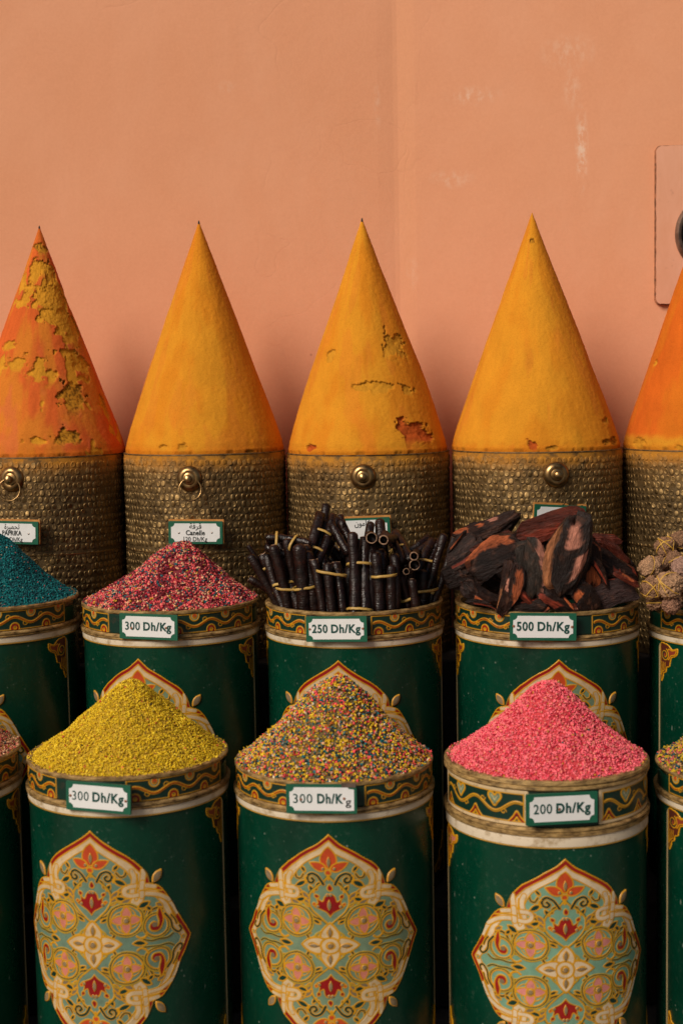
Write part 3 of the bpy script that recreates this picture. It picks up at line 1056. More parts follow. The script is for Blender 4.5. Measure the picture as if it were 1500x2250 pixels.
for row, (spec, labs, base) in enumerate(((ROW1, LAB1, 0.0), (ROW2, LAB2, STEP2))):
    for i, (px, pyf, wpx, Y, rot) in enumerate(spec):
        R = wpx / 2 / FOC * Y * 0.997 / 1.012
        c = at(px, pyf, Y - R)
        X = at(px, pyf - (60 if row == 0 else 38), Y).x
        rim = c.z
        tallv = (row == 0 and i in (3,))
        key = 't' if tallv else 'n'
        src = proto_tall if tallv else proto
        o = src if not used[key] else copy_tree(src)
        used[key] = True
        if not tallv:
            for k_ in kids(o):
                if k_.name.startswith('medallion'):
                    k_.data = med_meshes[(i + row) % 2]
        s = R / 0.2
        o.scale = (s, s, (rim - base) / BH)
        o.location = (X, Y, base)
        o.rotation_euler = (0, 0, D2R(rot))
        tag(o, labs[i], 'barrel', 'painted barrels in the front row' if row == 0 else 'painted barrels in the middle row')
        barrels[(row + 1, i)] = dict(X=X, Y=Y, R=R, rim=rim, rot=rot, px=px, w=wpx, s=s, tall=tallv)
# ------------------------------------------------------------------ ground, steps, wall
g = mesh('ground', [(-12, -6, -0.004), (12, -6, -0.004), (12, 12, -0.004), (-12, 12, -0.004)], [[0, 1, 2, 3]], M['stone'], False)
tag(link('ground', g), kind='structure')
bm = bmesh.new(); box_bm(bm, (0, (2.985 + 3.86) / 2, STEP2 / 2), (4.0, 3.86 - 2.985, STEP2), 0.006)
tag(link('lower_step', bm_mesh('lower_step', bm, M['step'])), kind='structure')
VH = 0.50
STEP3 = at(808, 999, 3.38).z - VH
bm = bmesh.new(); box_bm(bm, (0, (3.395 + 3.86) / 2, (STEP3 + STEP2) / 2), (4.0, 3.86 - 3.395, STEP3 - STEP2), 0.006)
tag(link('upper_step', bm_mesh('upper_step', bm, M['step'])), kind='structure')

xc = at(872, 400, WALLY).x
wallv, wallf = [], []
xs = [-3.0, xc - 0.05, xc - 0.022, xc - 0.008, xc + 0.004, xc + 0.02, xc + 0.05, 3.0]
def wy(x):
    if x < xc:
        return WALLY + 0.0025 * math.exp(-((x - xc) / 0.03) ** 2)
    return WALLY - 0.075 * (x - xc) + 0.0025 * math.exp(-((x - xc) / 0.03) ** 2)
for x in xs:
    for z in (-0.004, 3.2):
        wallv.append((x, wy(x), z))
n = len(xs)
for x in xs:
    for z in (-0.004, 3.2):
        wallv.append((x, wy(x) + 0.25, z))
for i in range(n - 1):
    a = 2 * i
    wallf.append([a, a + 2, a + 3, a + 1])
    b = a + 2 * n
    wallf.append([b, b + 1, b + 3, b + 2])
    wallf.append([a + 1, a + 3, b + 3, b + 1])
wallf.append([0, 1, 2 * n + 1, 2 * n])
a = 2 * (n - 1)
wallf.append([a, a + 2 * n, a + 2 * n + 1, a + 1])
wall = link('plaster_wall', mesh('plaster_wall', wallv, wallf, M['wall'], False))
tag(wall, 'salmon pink plaster wall with pale scuffs behind the spice cones', 'wall')

# ------------------------------------------------------------------ access panel with round opening
def rounded(w, h, r, n=6):
    P = []
    for cx, cz, a0 in ((w / 2 - r, h / 2 - r, 0), (-w / 2 + r, h / 2 - r, 90), (-w / 2 + r, -h / 2 + r, 180), (w / 2 - r, -h / 2 + r, 270)):
        for k in range(n + 1):
            a = D2R(a0 + 90 * k / n)
            P.append((cx + r * math.cos(a), cz + r * math.sin(a)))
    return P


def slab(name, P, y0, y1, mats, bev=0.0, side=0):
    """Closed outline P in x,z; front face at y0 (towards -Y), back at y1."""
    bm = bmesh.new()
    f = [bm.verts.new((x, y0, z)) for x, z in P]
    b = [bm.verts.new((x, y1, z)) for x, z in P]
    ff = bm.faces.new(f)
    bm.faces.new(b[::-1])
    for i in range(len(P)):
        j = (i + 1) % len(P)
        q = bm.faces.new([f[j], f[i], b[i], b[j]])
        q.material_index = side
    bmesh.ops.recalc_face_normals(bm, faces=bm.faces)
    if bev:
        bmesh.ops.bevel(bm, geom=list(ff.edges), offset=bev, segments=2, affect='EDGES')
    return bm_mesh(name, bm, mats)


tl, br_ = at(1440, 322, WALLY - 0.06), at(1436, 668, WALLY - 0.06)
ph = tl.z - br_.z
pw = 0.30
px0 = tl.x + pw / 2
yw = wy(px0)
pr = empty('wall_panel', (px0, yw - 0.002, (tl.z + br_.z) / 2), -math.atan(0.075))
P = rounded(pw, ph, 0.014)
rr = random.Random(3)
P2 = []
for i in range(len(P)):
    a_, b_ = P[i], P[(i + 1) % len(P)]
    L = math.hypot(b_[0] - a_[0], b_[1] - a_[1])
    k = max(1, int(L / 0.012))
    for j in range(k):
        t_ = j / k
        P2.append((a_[0] + (b_[0] - a_[0]) * t_ + rr.uniform(-.0008, .0008), a_[1] + (b_[1] - a_[1]) * t_ + rr.uniform(-.0008, .0008)))
link('board', slab('board', P2, -0.014, 0.004, [M['panel'], M['panel_edge']], 0.0, 1), pr)
link('backing', slab('backing', rounded(pw + .005, ph + .005, 0.016), -0.0050, 0.006, M['panel_edge']), pr)
oc = at(1554, 512, yw - .03)
ocl = (oc.x - px0, oc.z - (tl.z + br_.z) / 2)
rim = lathe('round_rim', [(.064, -.004), (.064, .006), (.067, .016), (.074, .019), (.079, .014), (.081, .004), (.081, -.004)], M['vent_rim'], 64)
o = link('round_rim', rim, pr, loc=(ocl[0], -0.015, ocl[1])); o.rotation_euler = (math.pi / 2, 0, 0); o.scale = (1.0, 1.15, 1)
disc = lathe('dark_glass', [(0, .004), (.03, .0035), (.055, .002), (.066, -.002)], M['vent_dark'], 64)
o = link('dark_glass', disc, pr, loc=(ocl[0], -0.015, ocl[1])); o.rotation_euler = (math.pi / 2, 0, 0); o.scale = (1.0, 1.15, 1)
tag(pr, 'worn pink board on the wall with a round dark opening', 'wall panel')

# ------------------------------------------------------------------ hammered brass vessels
VR = 0.205
def brass_mesh(seed):
    rg = np.random.default_rng(seed)
    ncol, pit = 94, 0.0164
    vs, fs, cs = [], [], []
    # sheet
    seg, zs = 188, np.linspace(0.002, VH, 32)
    th = np.linspace(0, 2 * np.pi, seg, endpoint=False)
    T, Z = np.meshgrid(th, zs)
    v = np.stack([VR * np.sin(T), -VR * np.cos(T), Z], -1).reshape(-1, 3)
    idx = np.arange(seg * len(zs)).reshape(len(zs), seg)
    a, b = idx[:-1], idx[1:]
    f = np.stack([a, np.roll(a, -1, 1), np.roll(b, -1, 1), b], -1).reshape(-1, 4)
    V = [v]; F = [f]; Cc = [np.stack([np.zeros(len(v)), sst(VH - .055, VH - .004, v[:, 2]) * 1.0 + 0.12 * sst(VH - .12, VH - .05, v[:, 2]), np.zeros(len(v))], 1)]
    off = len(v)
    # one oval: rings of 12; two looks, domed and dished
    nk = 12
    rings = [(1.0, -0.0006), (0.94, 0.0011), (0.78, 0.0018), (0.60, 0.0009), (0.30, 0.0008)]
    rings2 = [(1.0, -0.0006), (0.93, 0.0010), (0.76, 0.0016), (0.50, 0.0019), (0.25, 0.0020)]
    ak = np.linspace(0, 2 * np.pi, nk, endpoint=False)
    rows = int((VH - 0.012) / pit)
    ou, oz, ra, rb, tilt, dome, hs = [], [], [], [], [], [], []
    for r in range(rows):
        z0 = VH - 0.012 - (r + 0.5) * pit
        if 13 <= r < 14:
            z0 -= 0.003
        ph_ = rg.uniform(0, 1)
        for c_ in range(ncol):
            if rg.random() < 0.01:
                continue
            u = (c_ + ph_ + rg.normal(0, .055)) * 2 * np.pi / ncol * VR
            ou.append(u); oz.append(z0 + rg.normal(0, .0007) + 0.0016 * math.sin(u * 9 + seed))
            ra.append(0.0064 * rg.uniform(.84, 1.05)); rb.append(0.0081 * rg.uniform(.86, 1.04))
            tilt.append(rg.normal(0, .16)); dome.append(rg.random() < 0.55); hs.append(rg.uniform(.7, 1.25))
    ou, oz, ra, rb, tilt, dome, hs = map(np.array, (ou, oz, ra, rb, tilt, dome, hs))
    n_ = len(ou)
    R1 = np.array(rings); R2 = np.array(rings2)
    rs = np.where(dome[:, None], R2[None, :, 0], R1[None, :, 0])
    hh = np.where(dome[:, None], R2[None, :, 1], R1[None, :, 1]) * hs[:, None] * .72
    # unevenness inside each hammer mark
    x = rs[:, :, None] * np.cos(ak) * ra[:, None, None]
    y = np.sign(np.sin(ak)) * np.abs(np.sin(ak)) ** 0.85 * rs[:, :, None] * rb[:, None, None]
    ct, st = np.cos(tilt)[:, None, None], np.sin(tilt)[:, None, None]
    U = ou[:, None, None] + x * ct - y * st
    Zz = oz[:, None, None] + x * st + y * ct
    wob = rg.normal(0, 0.00018, (n_, 1, nk)) * (rs[:, :, None] < 0.95)
    lean = rg.normal(0, 0.10, (n_, 1, 1)) * x + rg.normal(0, 0.10, (n_, 1, 1)) * y
    Hh = hh[:, :, None] + wob + lean * (rs[:, :, None] < 0.97)
    rad = VR + Hh
    vv = np.stack([rad * np.sin(U / VR), -rad * np.cos(U / VR), Zz], -1).reshape(n_, -1, 3)
    cen_h = np.where(dome, 0.0020, 0.0008) * hs * .72
    cr_ = VR + cen_h
    cen = np.stack([cr_ * np.sin(ou / VR), -cr_ * np.cos(ou / VR), oz], -1)[:, None, :]
    allv = np.concatenate([vv, cen], 1)
    per = allv.shape[1]
    hcol = np.concatenate([np.repeat(np.array([0.0, .55, 1, .8, .9]), nk), [1.0]])
    hc = np.broadcast_to(hcol, (n_, per)).reshape(-1)
    zc = allv[..., 2].reshape(-1)
    Cc.append(np.stack([hc, sst(VH - .055, VH - .004, zc) * 0.95 + 0.10 * sst(VH - .12, VH - .05, zc), hc * 0], 1))
    V.append(allv.reshape(-1, 3))
    q = []
    for j in range(len(rings) - 1):
        for k in range(nk):
            k2 = (k + 1) % nk
            q.append([j * nk + k, j * nk + k2, (j + 1) * nk + k2, (j + 1) * nk + k])
    tq = []
    jl = (len(rings) - 1) * nk
    for k in range(0, nk, 2):
        tq.append([jl + k, jl + k + 1, jl + (k + 2) % nk, per - 1])
    q = np.array(q + tq)
    F.append((q[None] + (np.arange(n_) * per)[:, None, None] + off).reshape(-1, 4))
    return mesh('hammered_shell', np.concatenate(V), np.concatenate(F), M['brass'], True, np.concatenate(Cc))


BM = [brass_mesh(3), brass_mesh(8)]
rim_me = lathe('rim', [(VR - .012, VH - .02), (VR - .012, VH - .001), (VR - .002, VH), (VR + .0008, VH - .0006), (VR + .0012, VH - .003), (VR - .001, VH - .0045)], M['pot_rim'], 128)
seam_me = lathe('seam', [(VR - .001, .268), (VR + .0022, .2665), (VR + .0022, .2648), (VR - .001, .263)], M['brass_smooth'], 128)
boss_me = lathe('boss_plate', [(0, .010), (.010, .010), (.013, .0085), (.016, .0095), (.021, .0080), (.0255, .004), (.0275, 0), (.0275, -.004)], M['brass_smooth'], 40)
knob_me = lathe('knob', [(0, .026), (.004, .0255), (.0078, .023), (.0092, .0185), (.0088, .015), (.0065, .0115), (.0065, .008)], M['brass_smooth'], 28)
rp = []
V_, F_ = tube([Vector((math.cos(a) * .0265, 0, math.sin(a) * .0265)) for a in np.linspace(0, 2 * math.pi, 40, endpoint=False)], .0021, 8, closed=True, up=(0, 1, 0))
ring_me = mesh('ring_handle', V_, F_, M['brass_smooth'], True)

#        centre x, front rim y, width, depth, knob x, knob y, ring, seed, label
VES = [(98, 1004, 352, 3.60, 25, 1053, True, 0, 'brass hammered pot with ring handle under the peeling orange cone'),
       (450, 998, 355, 3.59, 416, 1052, True, 1, 'brass hammered pot with ring handle under the smooth orange tinted cone'),
       (808, 999, 358, 3.58, 797, 1048, False, 0, 'brass hammered pot with plain knob under the yellow cone with chipped patches'),
       (1178, 993, 371, 3.545, 1222, 1043, False, 1, 'brass hammered pot with stained knob, under the broadest yellow cone'),
       (1555, 990, 374, 3.53, 1600, 1040, False, 0, 'brass hammered pot under the bright orange cone cut off by the frame')]
vessels = []
for i, (px, pyf, wpx, Y, kx, ky, ring, sd, lab) in enumerate(VES):
    R = wpx / 2 / FOC * Y * 0.99
    c = at(px, pyf, Y - R)
    X = at(px, pyf - 5, Y).x
    rimz = c.z
    root = empty('brass_pot', (X, Y, STEP3))
    s = R / VR
    sz = (rimz - STEP3) / VH
    root.scale = (s, s, sz)
    th = 0.0
    for _ in range(6):
        th = math.asin(max(-.98, min(.98, (at(kx, ky, Y - R * math.cos(th)).x - X) / (R * 1.05))))
    rot0 = (0.7 * i, 2.1)[sd]
    o = link('hammered_shell', BM[sd], root); o.rotation_euler = (0, 0, rot0)
    link('rim', rim_me, root)
    link('seam', seam_me, root)
    kz = (at(kx, ky, Y - R * math.cos(th)).z - STEP3) / sz
    b = link('boss_plate', boss_me, root)
    MB = Matrix.Rotation(th, 4, 'Z') @ Matrix.Translation((0, -(VR + .001), kz)) @ Matrix.Rotation(math.pi / 2, 4, 'X') @ Matrix.Diagonal((1.12, 1.12, 1.12, 1))
    b.matrix_local = MB
    k = link('knob', knob_me, root)
    k.matrix_local = MB
    if ring:
        r_ = link('ring_handle', ring_me, root)
        r_.matrix_local = Matrix.Rotation(th, 4, 'Z') @ Matrix.Translation((.004 * (1 if i else -0.2), -(VR + .0165), kz - .024)) @ Matrix.Rotation(D2R(-12), 4, 'X') @ Matrix.Rotation(D2R(12), 4, 'Z')
    tag(root, lab, 'pot', 'hammered brass pots along the wall')
    vessels.append(dict(X=X, Y=Y, R=R, rim=rimz, px=px, w=wpx))

# ------------------------------------------------------------------ spice cones
YEL, ORG, ROR, OCH, DOC = np.array((0.64, 0.262, 0.018)), np.array((0.60, 0.200, 0.012)), np.array((0.61, 0.115, 0.022)), np.array((0.58, 0.255, 0.020)), np.array((0.20, 0.075, 0.010))
CON = [dict(tip=(87, 500), chips=[(91, 815, 20, 28, 1), (159, 878, 22, 27, 2), (152, 962, 20, 14, 2), (120, 660, 42, 30, 1), (150, 720, 30, 40, 1), (128, 700, 34, 20, 1), (178, 800, 20, 26, 1), (35, 800, 30, 15, 1), (95, 545, 16, 12, 2), (75, 600, 10, 26, 1), (90, 590, 14, 14, 1), (115, 610, 10, 26, 1), (55, 655, 10, 22, 1), (150, 775, 26, 10, 1), (20, 760, 14, 10, 1), (230, 900, 8, 30, 1), (80, 970, 16, 6, 1)], v=0,
            lab='tall spice cone with red orange skin peeling off mustard powder'),
       dict(tip=(437, 489), chips=[(357, 984, 6, 5, 1), (400, 983, 9, 8, 1), (548, 992, 12, 3, 2)], v=1, lab='tall smooth golden spice cone with orange upper half, between peeling cone and chipped cone'),
       dict(tip=(795, 483), chips=[(868, 762, 23, 28, 1), (723, 788, 12, 12, 1), (800, 853, 26, 7, 1), (838, 852, 24, 13, 1), (893, 858, 14, 10, 1), (905, 952, 30, 20, 3), (938, 958, 14, 12, 3), (926, 811, 5, 5, 2), (683, 984, 9, 9, 3)], v=2, lab='tall golden spice cone with four chipped patches'),
       dict(tip=(1168, 469), chips=[(1345, 968, 22, 9, 2), (1290, 766, 4, 5, 2), (1168, 528, 4, 5, 2), (1168, 980, 12, 9, 3), (1212, 986, 15, 4, 2), (1330, 925, 10, 5, 1)], v=3, lab='broadest golden spice cone, nicked at its lower edge'),
       dict(tip=(1546, 455), chips=[(1400, 975, 18, 10, 1), (1390, 800, 5, 5, 1), (1490, 985, 14, 6, 1)], v=4, lab='bright orange spice cone cut off by the frame')]


def cone_r(s):
    """Radius / base radius at fraction s of the height measured from the tip."""
    ks = np.array([0, .01, .1, .23, .424, .60, .814, .90, .955, .985, 1.0])
    vs_ = np.array([0.004, .014, .105, .237, .438, .620, .838, .925, .975, .992, .985])
    return np.interp(s, ks, vs_)


for ci, cd in enumerate(CON):
    ve = vessels[cd['v']]
    X, Y, R, rim = ve['X'], ve['Y'], ve['R'] * 1.004, ve['rim']
    tip = at(*cd['tip'], Y)
    Hc = tip.z - rim + 0.002
    lx, nf, ns = tip.x - X, 250, 300
    if ci == 4:
        nf, ns = 190, 240
    th = np.concatenate([np.linspace(D2R(-105), D2R(105), nf), np.linspace(D2R(105), D2R(255), 26)[1:-1]])
    s = np.linspace(0, 1, ns) ** 0.93
    T, S = np.meshgrid(th, s)
    rad = R * cone_r(S)
    z = Hc * (1 - S)
    sd = 31 * ci + 5
    # unwrapped metric coordinates round the cone
    cx, cy = np.cos(T) * 3, np.sin(T) * 3
    rad = rad + R * S * (0.045 * (vn(cx * .35, cy * .35, z * 5, sd) - .5) + 0.012 * (vn(cx * 1.6, cy * 1.6, z * 2.0, sd + 1) - .5))
    strk = fbm(np.cos(T) * rad * 45, np.sin(T) * rad * 45, z * 4, sd + 2, 3)
    rad = rad + 0.0030 * (strk - .5) * sst(0, .2, S)
    rad = rad + 0.0012 * (fbm(T * rad * 160, z * 160, 0, sd + 3, 3) - .5)
    # colours of the outer skin
    n1 = fbm(cx * 1.1, cy * 1.1, z * 7, sd + 4, 4)[..., None]
    n2 = fbm(np.cos(T) * rad * 26, np.sin(T) * rad * 26, z * 6, sd + 5, 4)[..., None]
    n3 = fbm(cx * 4, cy * 4, z * 28, sd + 6, 4)[..., None]
    if ci == 0:
        base = ROR * (0.82 + .3 * n3)
        k = sst(.48, .64, n1) * .45
        base = base * (1 - k) + OCH * k
        k = sst(.55, .70, n2)
        base = base * (1 - .5 * k) + np.array((.58, .12, .045)) * .5 * k
        lower = OCH
    elif ci == 4:
        base = np.array((.60, .125, .012)) * (.85 + .25 * n3)
        k = sst(.45, .65, n1); base = base * (1 - .6 * k) + np.array((.58, .17, .012)) * .6 * k
        k = sst(.93, .97, S + .03 * (n3[..., 0] - .5))[..., None]; base = base * (1 - k) + OCH * 1.05 * k
        lower = OCH
    else:
        base = YEL * (.93 + .12 * n3)
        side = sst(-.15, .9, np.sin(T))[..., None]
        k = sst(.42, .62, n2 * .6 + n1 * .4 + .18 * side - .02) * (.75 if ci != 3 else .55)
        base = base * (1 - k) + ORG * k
        if ci == 1:
            k = (sst(.38, .05, S)[..., None] * .8)
            base = base * (1 - k) + ORG * 1.02 * k
        k = sst(.56, .66, fbm(cx * 1.4, cy * 1.4, z * 9, sd + 8, 4)[..., None]) * .5
        base = base * (1 - k * .7) + np.array((.60, .17, .02)) * k * .7
        lower = OCH * (.95 if ci == 2 else .9)
    # reddish stain that the pot rim leaves
    k = sst(.955, 1.0, S + .05 * (n3[..., 0] - .5))[..., None] * .6
    base = base * (1 - k) + np.array((.52, .14, .008)) * k * 1.0
    mot = fbm(T * rad * 30 + 9, z * 22, 0, sd + 30, 5)[..., None]
    colr = base * (0.90 + 0.20 * mot)
    dep = np.zeros_like(S)

    def surf(px, py):
        Yg = Y - R * .5
        for _ in range(5):
            p = at(px, py, Yg)
            sg = np.clip((Hc - (p.z - rim)) / Hc, .001, 1)
            rg_ = float(R * cone_r(sg))
            ax = X + lx * (1 - sg)
            q = max(-.98, min(.98, (p.x - ax) / rg_))
            tt = math.asin(q)
            Yg = Y - rg_ * math.cos(tt)
        return tt, p.z - rim, rg_
    wn = fbm(T * rad * 60, z * 60, 0, sd + 9, 4) - .5
    wn2 = fbm(T * rad * 260, z * 260, 0, sd + 10, 3) - .5
    for (px, py, a, b, kind) in cd['chips']:
        tt, zz, rg_ = surf(px, py)
        am, bm_ = a * 1.22 * Y / FOC, b * 1.22 * Y / FOC
        du, dv = (T - tt) * rad / am, (z - zz) / bm_
        mk = 1 - np.sqrt(du ** 2 + dv ** 2) + wn * 2.1 + wn2 * .5
        top = sst(0.0, .10, mk)
        fade = 1 - .85 * sst(.1, -.9, dv)
        dd = (0.0042 if kind < 3 else .0055) * top * fade * (1 + .9 * wn + .6 * wn2)
        dep = np.maximum(dep, dd)
        kk = (top * (1 - .75 * sst(-.35, -1.1, dv)))[..., None]
        if kind == 2:
            cc = lower * .75 * (1 - .8 * sst(.0, .3, wn2 + wn * .5)[..., None]) + DOC * .25
        elif kind == 3:
            cc = np.array((.40, .075, .012)) * (1 + 1.0 * wn[..., None])
        else:
            cc = lower * (.95 + .5 * wn[..., None])
        colr = colr * (1 - kk) + cc * kk
        edge = (sst(-.05, .0, mk) * (1 - sst(.05, .14, mk)) * sst(-.2, .3, dv))[..., None]  # dark line at the chip's upper edge: shade painted into the colour
        colr = colr * (1 - .35 * edge) + DOC * .35 * edge
    if ci == 0:
        pn = fbm(np.cos(T) * rad * 22 + 4, np.sin(T) * rad * 22, z * 16, sd + 21, 4)
        mk = pn + .10 * sst(-.6, .9, np.sin(T)) * sst(.75, .25, S) + .10 * sst(.5, .15, S) - .650
        top = sst(0, .012, mk)
        dep = np.maximum(dep, .0022 * top * (1 + wn))
        colr = colr * (1 - top[..., None]) + lower * (1 + .6 * wn[..., None]) * top[..., None]
        e_ = (sst(-.012, 0, mk) * (1 - sst(.004, .016, mk)))[..., None] * sst(-.1, .25, wn)[..., None]  # same painted shade line along the peeled edges, broken by noise
        colr = colr * (1 - .45 * e_) + DOC * .45 * e_
    # ragged lower edge
    fr = sst(.978, 1.0, S) * sst(.06, .20, fbm(T * 16, z * 10, 0, sd + 12, 4) - .5)
    dep = dep + .0025 * fr
    colr = colr * (1 - .4 * fr[..., None]) + DOC * .4 * fr[..., None]
    rad = np.maximum(rad + .002 * sst(.97, 1, S) - dep, 0.0005)
    v = np.stack([rad * np.sin(T) + lx * (1 - S), -rad * np.cos(T), z], -1)
    ny, nx = T.shape
    idx = np.arange(ny * nx).reshape(ny, nx)
    a_, b_ = idx[:-1], idx[1:]
    f = np.stack([a_, b_, np.roll(b_, -1, 1), np.roll(a_, -1, 1)], -1).reshape(-1, 4)
    root = empty('spice_cone', (X, Y, rim - 0.0005))
    root.rotation_euler = (0, 0, 0)
    link('packed_powder', mesh('packed_powder', v.reshape(-1, 3), f, M['powder'], True, np.clip(colr, 0.002, .9).reshape(-1, 3)), root)
    Vt, Ft = tube([Vector((lx, 0, Hc - .010)), Vector((lx, 0, Hc + .001)), Vector((lx + .0008, 0, Hc + .0035))], [.0036, .0018, .0005], 8)
    if ci == 3:
        Vt = [Vector((v_.x, v_.y, v_.z - .005)) for v_ in Vt]
    link('tip_point', mesh('tip_point', Vt, Ft, M['spike'], True), root)
    tag(root, cd['lab'], 'spice cone', 'tall spice cones along the wall')
# ------------------------------------------------------------------ heaps of grains
OCT = np.array([(1, 0, 0), (-1, 0, 0), (0, 1, 0), (0, -1, 0), (0, 0, 1), (0, 0, -1)], float)
OCF = np.array([(0, 2, 4), (2, 1, 4), (1, 3, 4), (3, 0, 4), (2, 0, 5), (1, 2, 5), (3, 1, 5), (0, 3, 5)])
PAL = {
    'yellow': [((.70, .47, .012), .66), ((.80, .58, .03), .18), ((.48, .28, .008), .10), ((.20, .11, .01), .025), ((.60, .06, .04), .010), ((.02, .03, .03), .003)],
    'pink': [((.90, .165, .20), .58), ((.80, .07, .12), .16), ((.48, .015, .04), .10), ((.80, .24, .18), .12), ((.55, .30, .02), .013), ((.03, .10, .10), .004)],
    'mix': [((.68, .43, .015), .38), ((.004, .13, .15), .15), ((.85, .08, .09), .12), ((.45, .02, .02), .05), ((.62, .32, .20), .10), ((.02, .03, .03), .12), ((.50, .13, .02), .05), ((.65, .55, .38), .03), ((.28, .15, .04), .05)],
    'crimson': [((.78, .12, .12), .36), ((.17, .008, .016), .18), ((.46, .015, .04), .14), ((.003, .10, .12), .15), ((.02, .02, .03), .05), ((.75, .40, .22), .15), ((.55, .32, .02), .04)],
    'teal': [((.0, .17, .175), .50), ((.0, .10, .115), .32), ((.0, .035, .05), .16), ((.60, .08, .08), .008), ((.5, .4, .25), .006)],
    'pale': [((.72, .38, .20), .46), ((.62, .12, .10), .24), ((.42, .24, .02), .14), ((.01, .07, .08), .10), ((.45, .02, .02), .08), ((.08, .04, .04), .06)],
    'gaudy': [((.50, .33, .015), .42), ((.004, .07, .09), .22), ((.62, .10, .09), .18), ((.55, .28, .12), .12), ((.02, .03, .03), .06)],
}


HQ = np.linspace(0, 1, 60)
HV = np.interp(HQ, [0, .06, .13, .2, .35, .5, .65, .8, .92, 1], [1, .992, .955, .90, .725, .535, .365, .21, .085, 0])
HV = np.convolve(np.pad(HV, 3, 'reflect', reflect_type='odd'), np.ones(7) / 7, 'valid')


def heap(key, apex, pal, grain, label, seed, dens=1.0, xmin=-9, xmax=9, under=(.1, .05, .02)):
    b = barrels[key]
    R = b['R'] * 0.975
    top = at(*apex, b['Y'])
    Hh = top.z - (b['rim'] - .003)
    ax, ay = top.x - b['X'], 0.0
    rg = np.random.default_rng(seed)

    def hz(x, y):
        r = np.sqrt(x * x + y * y) / R
        # shift the apex sideways
        k = np.clip(1 - r, 0, 1)
        xs_, ys_ = x - ax * k, y - ay * k
        q = np.clip(np.sqrt(xs_ ** 2 + ys_ ** 2) / R, 0, 1)
        base = np.sqrt((1 - q) ** 2 + .0022) - math.sqrt(.0022)
        sh_ = np.interp(q, HQ, HV)
        return Hh * sh_ + .028 * (fbm(x * 14 + seed, y * 14, 0, seed, 3) - .5) * np.clip(1 - q, 0, .5) * 2 + .0035 * (fbm(x * 60 + seed, y * 60, 0, seed + 3, 2) - .5)
    nr, na = 46, 96
    rr_ = np.linspace(0, 1, nr)[:, None] * R * 1.01
    aa = np.linspace(0, 2 * np.pi, na, endpoint=False)[None]
    x, y = rr_ * np.cos(aa), rr_ * np.sin(aa)
    v = np.stack([x, y, hz(x, y) - .0025], -1).reshape(-1, 3)
    idx = np.arange(nr * na).reshape(nr, na)
    a_, b_ = idx[:-1], idx[1:]
    f = np.stack([a_, b_, np.roll(b_, -1, 1), np.roll(a_, -1, 1)], -1).reshape(-1, 4)
    root = empty('spice_heap', (b['X'], b['Y'], b['rim'] - .003))
    um = plain('heap_core_' + pal, tuple(c_ * .8 for c_ in under), .9, 0, under, 150, .6, 260, .004)
    link('heap_core', mesh('heap_core', v, f, um, True), root)
    N = int(math.pi * R * R * 1.25 / (grain ** 2) * 1.9 * dens)
    r = R * np.sqrt(rg.random(N)) * 1.0
    a = rg.random(N) * 2 * np.pi
    x, y = r * np.cos(a), r * np.sin(a)
    keep = (y < ay + .035) | (rg.random(N) < .30)
    keep &= (x + b['X'] > xmin) & (x + b['X'] < xmax)
    x, y = x[keep], y[keep]
    ns_ = 170
    as_ = rg.random(ns_) * 2 * np.pi
    rs_ = R / .975 * rg.uniform(.972, 1.004, ns_)
    x, y = np.concatenate([x, rs_ * np.cos(as_)]), np.concatenate([y, rs_ * np.sin(as_)])
    n = len(x)
    z = hz(x, y) + rg.normal(0, grain * .13, n)
    z[-ns_:] = .0045
    # a few grains have spilled against the rim
    S = grain * .62 * rg.uniform(.6, 1.25, (n, 1)) * np.stack([rg.uniform(.7, 1.25, n), rg.uniform(.6, 1.0, n), rg.uniform(.5, .95, n)], 1)
    q = rg.normal(size=(n, 4)); q /= np.linalg.norm(q, axis=1)[:, None]
    w_, x_, y_, z_ = q.T
    Rm = np.stack([1 - 2 * (y_ ** 2 + z_ ** 2), 2 * (x_ * y_ - z_ * w_), 2 * (x_ * z_ + y_ * w_),
                   2 * (x_ * y_ + z_ * w_), 1 - 2 * (x_ ** 2 + z_ ** 2), 2 * (y_ * z_ - x_ * w_),
                   2 * (x_ * z_ - y_ * w_), 2 * (y_ * z_ + x_ * w_), 1 - 2 * (x_ ** 2 + y_ ** 2)], 1).reshape(n, 3, 3)
    loc = OCT[None] * S[:, None, :] * rg.uniform(.75, 1.2, (n, 6, 1))
    P = np.einsum('nij,nkj->nki', Rm, loc) + np.stack([x, y, z], 1)[:, None, :]
    F = (OCF[None] + (np.arange(n) * 6)[:, None, None]).reshape(-1, 3)
    cols = np.array([c_ for c_, _ in PAL[pal]]); wts = np.array([w__ for _, w__ in PAL[pal]]); wts = wts / wts.sum()
    # clumps of one colour drift through the heap
    ci_ = rg.choice(len(cols), n, p=wts)
    C = cols[ci_] * rg.uniform(.75, 1.2, (n, 1))
    if pal == 'crimson':
        cl = sst(.50, .62, fbm(x * 22, y * 22, 0, 77, 3))
        sw = rg.random(n) < cl * .6
        C[sw] = np.array((.14, .008, .014)) * rg.uniform(.6, 1.6, (sw.sum(), 1))
    C = np.repeat(C, 6, 0)
    o = link('grains', mesh('grains', P.reshape(-1, 3), F, M['grain'], False, C), root)
    o['kind'] = 'stuff'
    tag(root, label, 'spice heap', 'heaps of coloured grains in the barrels')
    return root


